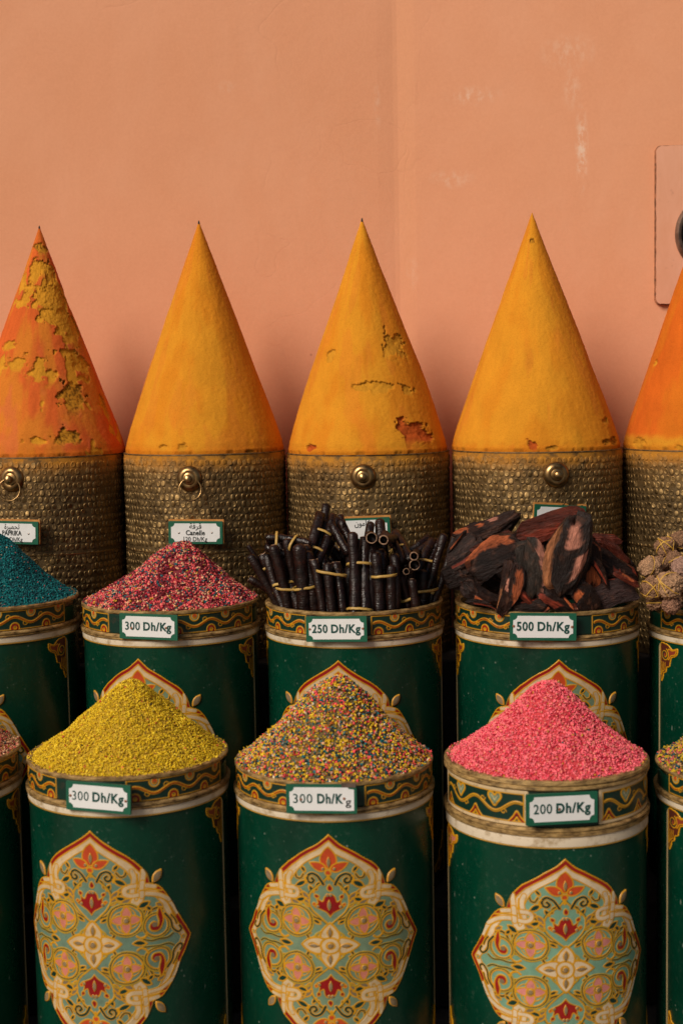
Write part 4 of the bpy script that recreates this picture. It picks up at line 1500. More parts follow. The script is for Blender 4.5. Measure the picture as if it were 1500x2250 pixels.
heap((1, 1), (296, 1500), 'yellow', .0040, 'heap of mustard yellow grains with rare red flecks', 11, under=(.50, .30, .01))
heap((1, 2), (743, 1488), 'mix', .0058, 'heap of mixed yellow, teal, red and black grains', 12, dens=1.35, under=(.15, .10, .03))
heap((1, 3), (1209, 1500), 'pink', .0046, 'heap of bright pink grains with rare yellow ones', 13, under=(.62, .05, .06))
heap((1, 0), (-175, 1490), 'pale', .0046, 'heap of pale pink, beige and teal grains cut off by the frame', 14, xmin=-.80, under=(.22, .10, .05))
heap((1, 4), (1668, 1520), 'gaudy', .0060, 'heap of yellow, teal and pink grains cut off by the frame', 15, xmax=.86, under=(.14, .09, .03))
heap((2, 1), (398, 1197), 'crimson', .0055, 'heap of crimson, pink and teal grains', 16, dens=1.25, under=(.22, .02, .03))
heap((2, 0), (-30, 1168), 'teal', .0039, 'heap of dark teal grains cut off by the frame', 17, xmin=-.95, under=(.0, .08, .09))

# ------------------------------------------------------------------ price and name plates
def notched(w, h, r, n=6):
    P = []
    for cx, cz, a0 in ((w / 2, h / 2, 180), (-w / 2, h / 2, 270), (-w / 2, -h / 2, 0), (w / 2, -h / 2, 90)):
        seq = []
        for k in range(n + 1):
            a = D2R(a0 + 90 * k / n)
            seq.append((cx + r * math.cos(a), cz + r * math.sin(a)))
        P += seq[::-1]
    return P


def text_me(name, s, size, mat, bold=0.0, space=1.0, extr=0.0004, width=None):
    cu = bpy.data.curves.new(name, 'FONT')
    cu.body = s
    cu.size = size
    cu.align_x, cu.align_y = 'CENTER', 'CENTER'
    cu.extrude = extr
    cu.offset = bold
    cu.space_character = space
    cu.resolution_u = 4
    ob = bpy.data.objects.new(name, cu)
    COL.objects.link(ob)
    dg = bpy.context.evaluated_depsgraph_get()
    me = bpy.data.meshes.new_from_object(ob.evaluated_get(dg))
    bpy.data.objects.remove(ob)
    me.name = name
    me.materials.clear(); me.materials.append(mat)
    xs_ = [v.co.x for v in me.vertices]
    xs = width / (max(xs_) - min(xs_)) if width else 1.0
    mid = (max(xs_) + min(xs_)) / 2
    me.transform(Matrix.Rotation(math.pi / 2, 4, 'X') @ Matrix.Diagonal((xs, 1, 1, 1)) @ Matrix.Translation((-mid, 0, 0)))
    return me


PW, PH = .131, .0545
board_me = slab('plate_board', rounded(PW, PH, .0015, 2), -.0020, .0020, M['sign_green'])
face_me = slab('plate_face', notched(PW - .013, PH - .011, .0085), -.0028, -.0005, M['sign_white'])
block_me = slab('mount_block', [(-.060, -.024), (.060, -.024), (.060, .024), (-.060, .024)], .0021, .016, M['step'])
wood_me = slab('wood_backing', rounded(PW + .003, PH + .004, .001, 2), .0021, .0075, M['wood'])
screw_me = lathe('screw', [(0, .0012), (.0012, .0011), (.0022, .0004), (.0024, -.0006)], M['screw'], 12)
rust_me = lathe('rusty_screw', [(0, .0012), (.0016, .0010), (.0026, .0004), (.0028, -.0006)], M['rust'], 12)


def plate(bar, px, py, tiltdeg, kind, texts, label, screws, wood=False, block=True, scale=1.0, ws=1.0, hs=1.0, cat='price sign', extra=0.0, yaw=None):
    th = math.asin(max(-.97, min(.97, (px - bar['px']) / (bar['w'] / 2)))) if yaw is None else yaw
    rr_ = bar['R'] + (.0145 if block else .0125) + extra
    Yp = bar['Y'] - rr_ * math.cos(th)
    z = at(px, py, Yp).z
    x = at(px, py, Yp).x
    root = empty(kind, (x, Yp, z))
    root.rotation_euler = (D2R(-1.5), D2R(tiltdeg), th)
    root.scale = (scale, 1, scale)
    o = link('board', board_me, root); o.scale = (ws, 1, hs)
    o = link('face', face_me, root); o.scale = (ws, 1, hs)
    if block:
        link('mount_block', block_me, root)
    if wood:
        o = link('wood_backing', wood_me, root); o.scale = (ws, 1, hs); o.location = (.001, 0, .0022)
    for (s, size, dx, dz, bold, mat, space, xs_) in texts:
        link('lettering', text_me('lettering', s, size, mat, bold, space, width=xs_), root, loc=(dx, -.0031, dz))
    for (sx_, sz_, me_) in screws:
        o = link('screw', me_, root, loc=(sx_, -.0031, sz_)); o.rotation_euler = (math.pi / 2, 0, 0)
    tag(root, label, cat)
    return root


LG, LB = M['letter_green'], M['letter_black']
def price(num, bold_num=.0004):
    return [(num, .0245, -.0355, .0, bold_num, LG, 1.1, .0335), ('Dh/Kg', .0245, .0205, .0, .0008, LG, 1.12, .0630)]


p1 = plate(barrels[(1, 1)], 217, 1752, 0.6, 'price_sign', price('300', .0), 'white 300 Dh/Kg sign on the barrel of mustard yellow grains', [(-.056, 0, rust_me), (.056, -.002, rust_me)], extra=.003)
p2 = plate(barrels[(1, 2)], 706, 1755, -0.6, 'price_sign', [('300', .0245, -.0345, .0, .0, LG, 1.1, .0355), ('Dh/K', .0245, .0165, .0, .0008, LG, 1.12, .0480), ('g', .0205, .0500, -.0050, .0002, LB, 1, .0105)],
           'white 300 Dh/Kg sign with torn corner and dropped letter g', [(-.038, -.001, rust_me), (.0425, .001, rust_me)], extra=.003)
tape = slab('tape_patch', [(-.009, -.021), (.009, -.020), (.0095, .019), (-.0085, .021)], -.0030, -.0024, M['sign_white'])
link('tape_patch', tape, p2, loc=(.0515, 0, -.001))
corner = slab('torn_corner', [(-.014, -.003), (.012, -.0035), (.013, .004), (-.014, .0045)], -.0034, -.001, plain('torn_board', (.05, .03, .02), .8, 0, (.12, .08, .06), 60, .3))
link('torn_corner', corner, p2, loc=(.052, 0, .0255))
plate(barrels[(1, 3)], 1233, 1776, 0.8, 'price_sign', price('200', .0002), 'white 200 Dh/Kg sign on the heart patterned barrel', [(-.005, -.001, rust_me)], scale=1.04, hs=1.03, extra=.001)
plate(barrels[(2, 1)], 327, 1377, 0.6, 'price_sign', price('300', .0004), 'white 300 Dh/Kg sign on the barrel of crimson grains', [(-.038, -.004, rust_me), (.040, -.001, rust_me)])
plate(barrels[(2, 2)], 739, 1382, -1.2, 'price_sign', price('250', .0007), 'white 250 Dh/Kg sign on the barrel of tied sticks', [(-.057, .0, rust_me), (.057, .001, rust_me)])
plate(barrels[(2, 3)], 1192, 1377, 1.0, 'price_sign', price('500', .0007), 'white 500 Dh/Kg sign on the barrel of bark chunks', [(-.058, .001, rust_me), (.057, .0, rust_me)], scale=1.06)


def arab(s):
    """Letters are given as isolated presentation forms in left-to-right visual order."""
    return s


# visual order (already reversed) with joining forms
AR_PAPRIKA = '\uFE93\uFEAE\uFEF4\uFEE4\uFEA4\uFE97'
AR_CANELLE = '\uFE94\uFED3\uFEAE\uFED7'
AR_KAMOUN = '\uFEE5\uFEEE\uFEE3\uFE8E\uFEDB'
def name_plate(v, px, py, tilt, texts, label, screws, **k):
    return plate(vessels[v], px, py, tilt, 'name_sign', texts, label, screws, wood=True, block=False, cat='name sign', **k)


name_plate(0, 28, 1170, 1.2, [(AR_PAPRIKA, .0180, .0, .0140, .0001, LB, 1.0, .038), ('PAPRIKA', .0160, .0, -.0015, .0004, LB, 1.04, .049), ('120 Dh/Kg', .0140, .0, -.0165, .0001, LB, 1.05, .053)],
           'PAPRIKA name sign on the pot under the peeling cone', [(.042, -.002, screw_me), (-.042, -.002, screw_me)], yaw=-.18, extra=.012)
name_plate(1, 430, 1170, .6, [(AR_CANELLE, .0180, .0, .0145, .0001, LB, 1.0, .029), ('Canelle', .0165, .0, -.001, .0004, LB, 1.04, .046), ('120 Dh/Kg', .0150, .0, -.0160, .0001, LB, 1.05, .057)],
           'Canelle 120 Dh/Kg name sign', [(.040, 0, screw_me), (-.040, -.001, screw_me)])
name_plate(2, 796, 1163, -1.5, [(AR_KAMOUN, .0190, .0, .0140, .0001, LB, 1.0, .036)], 'name sign mostly hidden behind tied dark sticks', [])
name_plate(3, 1229, 1135, 4.5, [], 'blank white sign behind the bark chunks', [])

# ------------------------------------------------------------------ bundles of dark sticks
def stick_mesh(L, r, seed, hollow=True, bend=.0):
    rg = random.Random(seed)
    n, seg = 10, 14
    path = [Vector((bend * math.sin(math.pi * i / (n - 1)) + rg.uniform(-.0006, .0006), rg.uniform(-.0006, .0006), L * i / (n - 1))) for i in range(n)]
    V, F, MI = [], [], []
    ph = [rg.uniform(.96, 1.04) for _ in range(seg)]
    for i, p in enumerate(path):
        k = 1.0 + rg.uniform(-.08, .08)
        for j in range(seg):
            a = 2 * math.pi * j / seg
            V.append((p.x + math.cos(a) * r * k * ph[j], p.y + math.sin(a) * r * k * ph[j], p.z + (rg.uniform(-.0012, .0012) if i == n - 1 else 0)))
    for i in range(n - 1):
        for j in range(seg):
            F.append([i * seg + j, i * seg + (j + 1) % seg, (i + 1) * seg + (j + 1) % seg, (i + 1) * seg + j]); MI.append(0)
    last = (n - 1) * seg
    tp = path[-1]
    def ringv(rad, z):
        b = len(V)
        for j in range(seg):
            a = 2 * math.pi * j / seg
            V.append((tp.x + math.cos(a) * rad * ph[j], tp.y + math.sin(a) * rad * ph[j], z))
        return b
    if hollow:
        b1 = ringv(r * .80, tp.z + .0004)
        b2 = ringv(r * .74, tp.z - .018)
        for j in range(seg):
            F.append([last + j, last + (j + 1) % seg, b1 + (j + 1) % seg, b1 + j]); MI.append(1)
            F.append([b1 + j, b1 + (j + 1) % seg, b2 + (j + 1) % seg, b2 + j]); MI.append(0)
        F.append([b2 + j for j in range(seg)]); MI.append(0)
    else:
        b1 = ringv(r * .85, tp.z + r * .45)
        b2 = ringv(r * .45, tp.z + r * .75)
        for j in range(seg):
            F.append([last + j, last + (j + 1) % seg, b1 + (j + 1) % seg, b1 + j]); MI.append(0)
            F.append([b1 + j, b1 + (j + 1) % seg, b2 + (j + 1) % seg, b2 + j]); MI.append(0)
        F.append([b2 + j for j in range(seg)]); MI.append(1 if rg.random() < .5 else 0)
    F.append([j for j in range(seg)][::-1]); MI.append(0)
    return mesh('stick', V, F, [M['stick'], M['stick_end']], True, mi=MI)


SPOS = {1: [(0, 0)], 2: [(-1, 0), (1, 0)], 3: [(-1, -.5), (1, -.5), (0, 1.2)], 4: [(-1, -1), (1, -1), (-1, 1), (1, 1)], 5: [(-1.9, -.4), (0, -1), (1.9, -.4), (-1, 1.1), (1, 1.1)],
        6: [(-2, -.7), (0, -1.1), (2, -.7), (-1, 1), (1, 1), (0, 2.6)]}


def bundle(b, t, Yb, Yt, n, r, bands, label, seed, hollow=.4, ext=.05, spread=0.06):
    """b, t: pixel of the foot and the tip; bands at fractions of the visible length."""
    r *= 1.12
    if ext > .03:
        # the foot stands inside the barrel
        bc = barrels[(2, 2)]
        lim = bc['R'] * .93 - (1.3 if n == 1 else 2.3) * r
        for _ in range(4):
            dx = max(-lim * .97, min(lim * .97, at(*b, Yb).x - bc['X']))
            Yb = max(Yb, bc['Y'] - math.sqrt(lim * lim - dx * dx))
        A = at(*b, Yb)
        A.x = bc['X'] + dx
        Yt = max(Yt, Yb)
        B = at(*t, Yt)
    else:
        A, B = at(*b, Yb), at(*t, Yt)
    ax = (B - A)
    Lv = ax.length
    ax.normalize()
    A0 = A - ax * ext
    L = Lv + ext
    root = empty('stick_bundle', A0)
    q = ax.to_track_quat('Z', 'Y')
    # keep the widest side of the bundle across the view
    Mq = q.to_matrix()
    xw = Vector((1, 0, 0)) - ax * ax.x
    if xw.length < .2:
        xw = Vector((0, 0, 1)) - ax * ax.z
    xw.normalize()
    yw_ = ax.cross(xw)
    Mq = Matrix((( xw.x, yw_.x, ax.x), (xw.y, yw_.y, ax.y), (xw.z, yw_.z, ax.z)))
    root.rotation_euler = Mq.to_euler()
    rg = random.Random(seed)
    pos = SPOS[n]
    for i, (x, y) in enumerate(pos):
        rr_ = r * rg.uniform(.78, 1.14)
        o = link('stick', stick_mesh(L * rg.uniform(.84, 1.04), rr_, seed * 31 + i, rg.random() < hollow, rg.uniform(-.010, .010)), root, loc=(x * r, y * r, 0))
        spread = .30
        o.rotation_euler = (-y * spread * .15 + rg.uniform(-.02, .02), x * spread * .15 + rg.uniform(-.02, .02), rg.uniform(0, 6))
    # bands follow the hull of the bundle
    hx = max(abs(p_[0]) for p_ in pos) + 1.12
    y0, y1 = min(p_[1] for p_ in pos) - 1.12, max(p_[1] for p_ in pos) + 1.12
    for fb in bands:
        zb = ext + Lv * fb
        tl_ = rg.uniform(-.25, .25)
        path = []
        for k in range(28):
            a = 2 * math.pi * k / 28
            ex = .8
            cx_ = math.copysign(abs(math.cos(a)) ** ex, math.cos(a)) * hx * r
            cy_ = (y0 + y1) / 2 * r + math.copysign(abs(math.sin(a)) ** ex, math.sin(a)) * (y1 - y0) / 2 * r
            path.append(Vector((cx_, cy_, zb + tl_ * cx_ + rg.uniform(-.0005, .0005))))
        Vb, Fb = tube(path, .0031, 6, closed=True, flat=.35, up=(0, 0, 1))
        link('rubber_band', mesh('rubber_band', Vb, Fb, M['rubber'], True), root)
    tag(root, label, 'stick bundle', 'bundles of dark sticks tied with yellow bands')


bundle((578, 1318), (549, 1203), 3.09, 3.12, 2, .0065, (.58,), 'thin outermost bundle leaning towards the crimson heap', 1, .2)
bundle((592, 1322), (552, 1272), 3.03, 3.03, 1, .0065, (), 'short thin single stick leaning over the barrel rim beside the crimson heap', 2, .2)
bundle((618, 1335), (568, 1206), 3.06, 3.10, 3, .0095, (.28,), 'leaning bundle with a slanted band, second from the crimson heap', 3, .2)
bundle((645, 1345), (592, 1190), 3.10, 3.14, 2, .0105, (.40,), 'glossy bundle leaning over the slanted band one', 4, .1)
bundle((640, 1345), (618, 1200), 3.02, 3.05, 3, .0110, (.36,), 'upright reddish bundle with dark band near the rim', 5, .1)
bundle((676, 1347), (664, 1205), 3.01, 3.04, 3, .0120, (.40,), 'upright bundle with broad yellow band, just before the broken topped bundle', 6, .1)
bundle((586, 1190), (690, 1208), 3.14, 3.12, 3, .0095, (.22, .58), 'bundle lying flat across the upright ones, with two bands', 7, .3, ext=.0)
bundle((732, 1347), (726, 1232), 3.00, 3.04, 5, .0098, (.76,), 'thick bundle with broken tops beside the 250 Dh/Kg sign', 8, .95)
bundle((682, 1240), (727, 1128), 3.12, 3.20, 4, .0110, (.22, .55), 'thick bundle tilted upwards with two yellow bands', 9, .6, ext=.03)
bundle((690, 1205), (722, 1102), 3.20, 3.25, 1, .0092, (), 'single stick rising highest over the heap', 10, .9, ext=.02)
bundle((775, 1215), (738, 1148), 3.12, 3.16, 2, .0088, (), 'pair of reddish broken sticks crossing the tilted bundle', 11, 1.0, ext=.0)
bundle((752, 1190), (750, 1128), 3.22, 3.24, 1, .0070, (), 'small single stick end before the half hidden name sign', 12, .9)
bundle((790, 1347), (790, 1178), 3.02, 3.08, 4, .0120, (.62, .03), 'tall bundle with two bands in the middle of the barrel', 13, .6)
bundle((803, 1250), (812, 1150), 3.13, 3.18, 1, .0105, (), 'upright stick with slanted top before the name sign', 14, .2)
bundle((778, 1260), (780, 1165), 3.14, 3.18, 1, .0120, (), 'upright stick with frayed brown end before the name sign', 15, 1.0)
bundle((842, 1250), (834, 1138), 3.14, 3.20, 1, .0115, (), 'curved upright stick at the far corner of the half hidden name sign', 16, .1)
bundle((848, 1240), (836, 1165), 3.12, 3.15, 1, .0120, (), 'short dark stick behind the ringed hollow end', 31, .1)
bundle((846, 1347), (842, 1222), 3.01, 3.05, 4, .0118, (.66,), 'stout bundle with drooping band in front of the hollow ends', 17, .2)
bundle((872, 1176), (842, 1187), 3.24, 3.00, 1, .0108, (), 'hollow stick pointing its round open end forwards, highest of three', 18, 1.0, ext=.0)
bundle((818, 1190), (818, 1186), 3.24, 3.02, 1, .0115, (), 'dim hollow stick lying beside the highest open end', 19, 1.0, ext=.0)
bundle((893, 1240), (856, 1172), 3.08, 3.16, 3, .0085, (.45,), 'brownish bundle sloping down with a band across it', 20, .1, ext=.0)
bundle((915, 1212), (906, 1220), 3.24, 3.01, 1, .0098, (), 'hollow stick with open end level with the sloping bundle foot', 21, 1.0, ext=.0)
bundle((915, 1236), (905, 1242), 3.24, 3.00, 1, .0100, (), 'hollow stick with open end just below another one', 22, 1.0, ext=.0)
bundle((902, 1252), (892, 1257), 3.20, 3.00, 1, .0058, (), 'thinnest hollow stick pointing forwards', 23, 1.0, ext=.0)
bundle((900, 1345), (893, 1262), 3.02, 3.02, 2, .0085, (.35,), 'small bundle standing below the thinnest hollow stick', 24, .3)
bundle((940, 1338), (933, 1245), 3.05, 3.10, 5, .0098, (.45,), 'wide dark bundle with deep hanging band near the bark barrel', 25, .2)
bundle((925, 1262), (962, 1178), 3.14, 3.20, 2, .0095, (.30,), 'greyish tilted pair with small band near the bark barrel', 26, .9, ext=.0)
bundle((968, 1335), (984, 1178), 3.10, 3.16, 2, .0082, (.22,), 'outermost upright pair beside the bark chunks', 27, .9)
bundle((895, 1222), (955, 1178), 3.22, 3.26, 2, .0090, (), 'pair of sticks sloping up towards the bark chunks', 28, .9, ext=.0)
bundle((700, 1300), (652, 1186), 3.20, 3.26, 3, .0105, (), 'dark bundle at the back beneath the flat lying one', 29, .3)
bundle((800, 1330), (700, 1215), 3.22, 3.24, 4, .0115, (), 'dark bundle hidden at the back of the stick barrel', 30, .3)
bundle((890, 1330), (880, 1230), 3.20, 3.24, 5, .0110, (), 'dark bundle at the back behind the open ended sticks', 32, .2)
bundle((712, 1335), (700, 1222), 3.08, 3.12, 3, .0110, (), 'plain dark bundle between broad band bundle and broken topped one', 33, .2)
bundle((762, 1340), (758, 1235), 3.08, 3.12, 2, .0115, (), 'plain dark pair between broken topped bundle and tall middle one', 34, .2)

# ------------------------------------------------------------------ bark chunks
def chunk(cx, cy, w, h, ang, Y, cuts, label, seed, tint=(.026, .010, .0065), depth=.6, yaw=0.0, cutcol=(.36, .085, .035), pal=0.0):
    mpp = Y / FOC
    L, W = w * mpp, h * mpp
    Dp = W * depth
    nx, nk = 64, 56
    rg = np.random.default_rng(seed)
    xs_ = np.linspace(-1, 1, nx)
    a = np.linspace(0, 2 * np.pi, nk, endpoint=False)
    X, A = np.meshgrid(xs_, a, indexing='ij')
    p = 0.30
    rs_ = 1 / (np.abs(np.cos(A)) ** 7 + np.abs(np.sin(A)) ** 7) ** (1 / 7)
    cy_, cz_ = rs_ * np.cos(A), rs_ * np.sin(A)
    endt = (1 - np.abs(X) ** 5) ** .35
    prof = endt * (1 + .22 * (fbm(X * 1.2 + seed, A * 0, 0, seed, 2) - .5) * 2)
    rr_ = 1 + .60 * (fbm(X * 1.2, np.cos(A) * 1.5 + 5, np.sin(A) * 1.5 + seed, seed, 3) - .5)
    ridges = (fbm(X * 1.6, np.cos(A) * 6 + 9, np.sin(A) * 6 + seed, seed + 4, 4) - .5)
    fine = fbm(X * 5, np.cos(A) * 14 + 2, np.sin(A) * 14 + seed, seed + 5, 3) - .5
    rr_ = rr_ + .25 * ridges + .08 * fine
    y = cy_ * prof * rr_ * Dp / 2
    z = cz_ * prof * rr_ * W / 2
    x = X * L / 2 + L * .20 * (fbm(cy_ * 2.3, cz_ * 1.3, seed, seed + 6, 3) - .5) * 2
    bend_ = rg.uniform(-.08, .08)
    Pq = np.stack([x / (L / 2), y / (Dp / 2), z / (W / 2)], -1)
    for _ in range(11):
        nv = rg.normal(size=3); nv[0] *= .55; nv /= np.linalg.norm(nv)
        pr_ = Pq @ nv
        dmx = np.quantile(pr_, .97) * rg.uniform(.62, .86)
        ex_ = np.clip(pr_ - dmx, 0, None)
        Pq = Pq - ex_[..., None] * nv * .93
    x, y, z = Pq[..., 0] * L / 2 * 1.08, Pq[..., 1] * Dp / 2 * 1.1, Pq[..., 2] * W / 2 * 1.12
    gr_ = (fbm(X * 2.2, A * 7, seed, seed + 31, 4) - .5)
    y = y + cy_ * gr_ * Dp * .10
    z = z + cz_ * gr_ * W * .10
    z = z + bend_ * L * (X ** 2)
    col = np.zeros(X.shape + (3,)); col[:] = tint
    nz = fbm(X * 4, np.cos(A) * 3 + 3, np.sin(A) * 3 + seed, seed + 8, 4)
    col *= (.5 + 1.1 * nz)[..., None]
    k = sst(.60, .72, nz)[..., None]; col = col * (1 - .5 * k) + np.array((.11, .045, .025)) * .5 * k
    for (side, x0, x1, wd, tone) in cuts:
        # side: angle round the chunk where the sawn or split face lies (90 = top, 0 = far side, 180 or 270 ...)
        da = np.abs((A - D2R(side) + np.pi) % (2 * np.pi) - np.pi)
        mk = sst(wd * 1.12, wd * .86, da + .35 * (fbm(X * 5, A * 2, seed, seed + 12, 3) - .5)) * sst(x0 - .06, x0 + .03, X) * sst(x1 + .06, x1 - .03, X)
        cc = np.array(tone) * (.65 + .7 * fbm(X * 7, A * 5, seed, seed + 15, 4))[..., None]
        col = col * (1 - mk[..., None]) + cc * mk[..., None]
    v = np.stack([x, y, z], -1).reshape(-1, 3)
    idx = np.arange(nx * nk).reshape(nx, nk)
    a_, b_ = idx[:-1], idx[1:]
    f = np.stack([a_, b_, np.roll(b_, -1, 1), np.roll(a_, -1, 1)], -1).reshape(-1, 4)
    fl = [list(map(int, q)) for q in f] + [[int(q) for q in idx[0]], [int(q) for q in idx[-1][::-1]]]
    me = mesh('bark_chunk', v, fl, M['bark'], True, col.reshape(-1, 3))
    try:
        me.set_sharp_from_angle(angle=D2R(34))
    except Exception:
        pass
    o = link('bark_chunk', me, None, loc=at(cx, cy, Y))
    o.rotation_euler = Euler((D2R(rg.uniform(-8, 8)), D2R(-ang), D2R(yaw)), 'XYZ')
    return tag(o, label, 'bark chunk', 'rough bark chunks heaped in the barrel')


CO, CP, CR_, CT = (.46, .11, .035), (.52, .21, .14), (.27, .042, .020), (.33, .125, .05)
RB = (.11, .020, .010)
DARK = (.018, .0075, .005)
chunk(1075, 1166, 140, 50, 21, 3.17, [(118, -.9, -.45, .5, CO), (115, -.1, .05, .3, CO), (115, .3, .5, .3, CP)], 'long dark bark log sloping up with small orange cuts', 101)
chunk(1088, 1222, 118, 84, 26, 3.05, [(116, -.95, .85, .34, CO)], 'big grooved dark chunk with an orange strip along its top', 102, DARK)
chunk(1202, 1156, 152, 62, 14, 3.06, [(250, -.95, .95, .45, CO), (215, -.8, .9, .5, CR_), (240, .2, .95, .3, CO)], 'reddest chunk lying on top of the heap', 103, RB)
chunk(1172, 1254, 122, 54, 97, 3.01, [(228, -.95, .9, .36, CP)], 'upright grey chunk with a pink strip along one side', 104, (.034, .024, .018), yaw=0)
chunk(1250, 1224, 152, 96, 78, 3.00, [(112, -.98, .80, .50, CT), (178, .30, .97, .26, CP), (212, -.72, -.02, .26, CP)], 'largest chunk, with tan edge and two pink bare patches', 105, (.020, .012, .010), .7)
chunk(1306, 1228, 118, 34, 92, 3.03, [(200, .45, .95, .9, CO), (200, -.95, -.45, 1.0, CO)], 'slender upright chunk with orange ends', 106)
chunk(1117, 1293, 108, 50, 78, 3.00, [(215, -.7, .85, .22, CO), (165, -.2, .3, .12, CP), (112, -.9, .0, .4, CT)], 'upright chunk by the sign with an orange streak', 107)
chunk(1352, 1252, 98, 58, -26, 3.08, [(150, .6, .95, .4, CR_), (190, -.4, .2, .15, CR_)], 'dark glossy chunk sloping down towards the raffia balls', 108, DARK)
chunk(1334, 1186, 62, 26, -4, 3.22, [(90, -.5, .6, .4, CR_)], 'small reddish chunk at the back near the pot seam', 109, RB)
chunk(1052, 1308, 92, 42, -34, 3.01, [(215, -.6, .7, .30, CO)], 'chunk sloping down to the rim near the peeling band', 110, DARK)
chunk(1228, 1318, 86, 46, -34, 3.00, [(210, -.9, .2, .3, CR_), (150, .3, .8, .2, CO)], 'low chunk under the largest one, above the sign', 111, DARK)
chunk(1288, 1318, 78, 44, -58, 3.00, [(200, -.9, -.5, .4, CO)], 'low chunk with an orange toe near the rim', 112, DARK)
chunk(1345, 1305, 96, 50, 14, 3.03, [(80, -.6, .1, .5, CR_)], 'low dark purple chunk by the rim nearest the raffia balls', 113, (.045, .022, .020))
chunk(1015, 1212, 84, 38, 36, 3.14, [(100, -.9, .2, .4, CR_)], 'dark chunk leaning by the stick bundles', 114, (.035, .018, .014))
chunk(1052, 1268, 108, 52, -20, 3.07, [], 'plain dark chunk wedged below the grooved one', 115, DARK)
chunk(1352, 1218, 76, 30, -52, 3.15, [(90, -.5, .2, .5, CR_)], 'narrow brown chunk sloping at the back edge', 116, RB)
chunk(1168, 1332, 80, 34, 6, 3.00, [(90, -.4, .3, .4, CR_)], 'flat low chunk directly above the 500 Dh/Kg sign', 117, DARK)
chunk(1130, 1215, 110, 70, 60, 3.16, [], 'dark chunk deep behind the upright grey one', 118, DARK)
chunk(1240, 1270, 150, 90, 10, 3.14, [], 'dark chunk deep behind the largest one', 119, DARK)
chunk(1110, 1290, 150, 80, -10, 3.14, [], 'dark chunk deep beneath the grooved one', 120, DARK)
chunk(1330, 1275, 120, 80, 20, 3.16, [], 'dark chunk deep beside the slender upright one', 121, DARK)
chunk(1005, 1265, 60, 60, 20, 3.12, [], 'dark chunk deep by the rim near the sticks', 122, DARK)

rgs = random.Random(91)
bb = barrels[(2, 3)]
SH = [(1020, 1238, 70, 18, 30, 'thin curled shard on the grooved chunk side'), (1145, 1170, 64, 14, 40, 'thin splinter between the log and the reddest chunk'), (1080, 1190, 80, 16, 22, 'long thin splinter between log and grooved chunk'),
      (1325, 1215, 74, 16, -38, 'thin red splinter sloping behind the slender chunk'), (1372, 1270, 60, 16, -32, 'pointed splinter jutting towards the raffia balls'), (1188, 1205, 60, 16, 70, 'short splinter leaning on the largest chunk'),
      (1060, 1325, 62, 14, -12, 'thin splinter lying along the rim near the peeling band'), (1270, 1335, 66, 14, -6, 'thin splinter lying along the rim past the sign'), (1150, 1310, 58, 16, -48, 'short splinter above the sign, beside the orange streaked chunk'),
      (1320, 1255, 70, 18, -60, 'splinter wedged between slender chunk and glossy one'), (1002, 1190, 56, 13, 48, 'small splinter pointing at the stick bundles'), (1210, 1330, 54, 15, 28, 'small splinter at the foot of the largest chunk')]
for k_, (cx_, cy_, w_, h_, an_, lb_) in enumerate(SH):
    chunk(cx_, cy_, w_, h_, an_, 2.985 + .03 * rgs.random() + (.0 if cy_ > 1240 else .07), [(rgs.uniform(140, 220), -.6, .8, .3, rgs.choice([CO, CR_, CR_, CP]))], lb_, 300 + k_, rgs.choice([RB, DARK, RB]), .5)

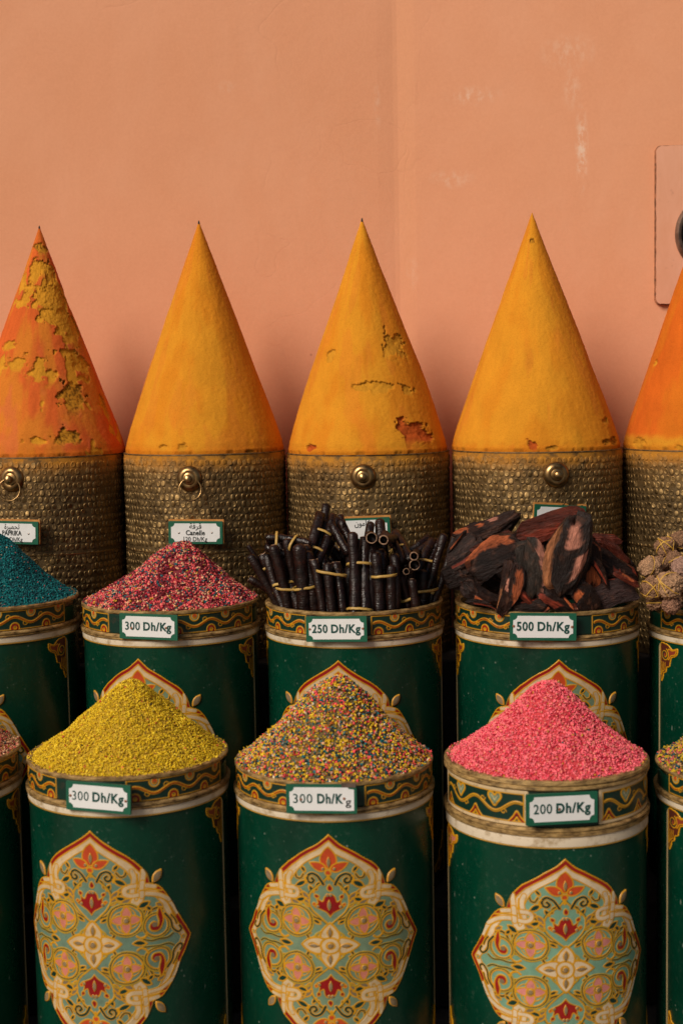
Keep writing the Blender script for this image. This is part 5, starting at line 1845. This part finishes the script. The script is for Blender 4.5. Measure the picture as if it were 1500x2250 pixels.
# ------------------------------------------------------------------ crumbly balls with raffia
def ball(cx, cy, r, Y, label, seed, tone, loops=2):
    mpp = Y / FOC
    R = r * mpp
    bm = bmesh.new()
    bmesh.ops.create_icosphere(bm, subdivisions=5, radius=1.0)
    co = np.array([v.co[:] for v in bm.verts])
    n1 = fbm(co[:, 0] * 1.6 + seed, co[:, 1] * 1.6, co[:, 2] * 1.6, seed, 3) - .5
    n2 = fbm(co[:, 0] * 9 + seed, co[:, 1] * 9, co[:, 2] * 9, seed + 2, 3) - .5
    n3 = vn(co[:, 0] * 22 + seed, co[:, 1] * 22, co[:, 2] * 22, seed + 5) - .5
    rad = R * (1 + .60 * n1 + .34 * n2 + .16 * n3)
    co2 = co * rad[:, None]
    for v, c_ in zip(bm.verts, co2):
        v.co = c_
    me = bm_mesh('crust', bm, M['crust'], True)
    C = np.array(tone)[None] * (.35 + 1.2 * np.clip(n3 + .5, 0, 1) + 1.0 * n2)[:, None]
    at_ = me.color_attributes.new('tint', 'FLOAT_COLOR', 'POINT')
    cc = np.ones((len(co), 4), np.float32); cc[:, :3] = np.clip(C, .004, 1)
    at_.data.foreach_set('color', cc.ravel())
    root = empty('spice_ball', at(cx, cy, Y))
    link('crust', me, root)
    rg = random.Random(seed)
    for k in range(loops):
        nrm_ = Vector((rg.uniform(-1, 1), rg.uniform(-.5, .5), rg.uniform(-1, 1))).normalized()
        e1 = nrm_.orthogonal().normalized(); e2 = nrm_.cross(e1)
        off_ = rg.uniform(-.35, .35)
        path = []
        for j in range(32):
            a = 2 * math.pi * j / 32
            d = (e1 * math.cos(a) + e2 * math.sin(a)) * math.sqrt(1 - off_ ** 2) + nrm_ * off_
            # sit on the crust
            q = np.array(d[:])
            i_ = int(np.argmax(co @ q))
            path.append(d.normalized() * (float(rad[i_]) * .5 + R * .54))
        Vb, Fb = tube(path, .00165, 5, closed=True, flat=.5)
        link('raffia_strand', mesh('raffia_strand', Vb, Fb, M['raffia'], True), root)
    tag(root, label, 'spice ball', 'brown crumbly balls tied with yellow raffia')


T1, T2 = (.26, .135, .07), (.42, .24, .13)
ball(1461, 1203, 24, 3.15, 'brown crumbly ball tied star-wise with raffia, at the top of the heap', 201, T1, 4)
ball(1428, 1248, 25, 3.08, 'brown crumbly ball with a raffia arc, overhanging the rim beside bark chunks', 202, T2, 1)
ball(1452, 1243, 20, 3.12, 'dark crumbly ball squeezed under the star-tied one', 203, T1, 1)
ball(1431, 1293, 25, 3.02, 'dark crumbly ball with fine raffia threads by the rim', 204, T1, 4)
ball(1469, 1286, 30, 2.99, 'large pale brown ball with crossing thick raffia', 205, T2, 3)
ball(1475, 1328, 21, 2.99, 'bare reddish brown ball resting lowest on the rim', 206, (.30, .15, .09), 0)
ball(1439, 1322, 20, 3.03, 'shaded ball below the thread-tied one, one raffia loop', 207, T1, 1)
ball(1500, 1250, 27, 3.02, 'pale pinkish brown ball at the edge of the photograph', 208, (.38, .22, .16), 0)
ball(1494, 1190, 22, 3.17, 'dark ball beside the star-tied one, with a raffia loop', 209, T1, 1)
ball(1481, 1230, 20, 3.12, 'small ball between the star-tied and pinkish ones', 210, T1, 1)
ball(1525, 1295, 28, 3.02, 'crumbly ball beyond the large pale one, past the frame edge', 211, T2, 2)
ball(1545, 1215, 27, 3.12, 'crumbly ball high up, past the frame edge', 212, T1, 2)
ball(1560, 1265, 27, 3.05, 'crumbly ball farthest past the frame edge', 213, T2, 2)
ball(1500, 1300, 34, 3.14, 'crumbly ball deep inside under the pale ones', 214, T1, 0)
ball(1450, 1280, 30, 3.16, 'crumbly ball deep inside under the thread-tied one', 215, T1, 0)
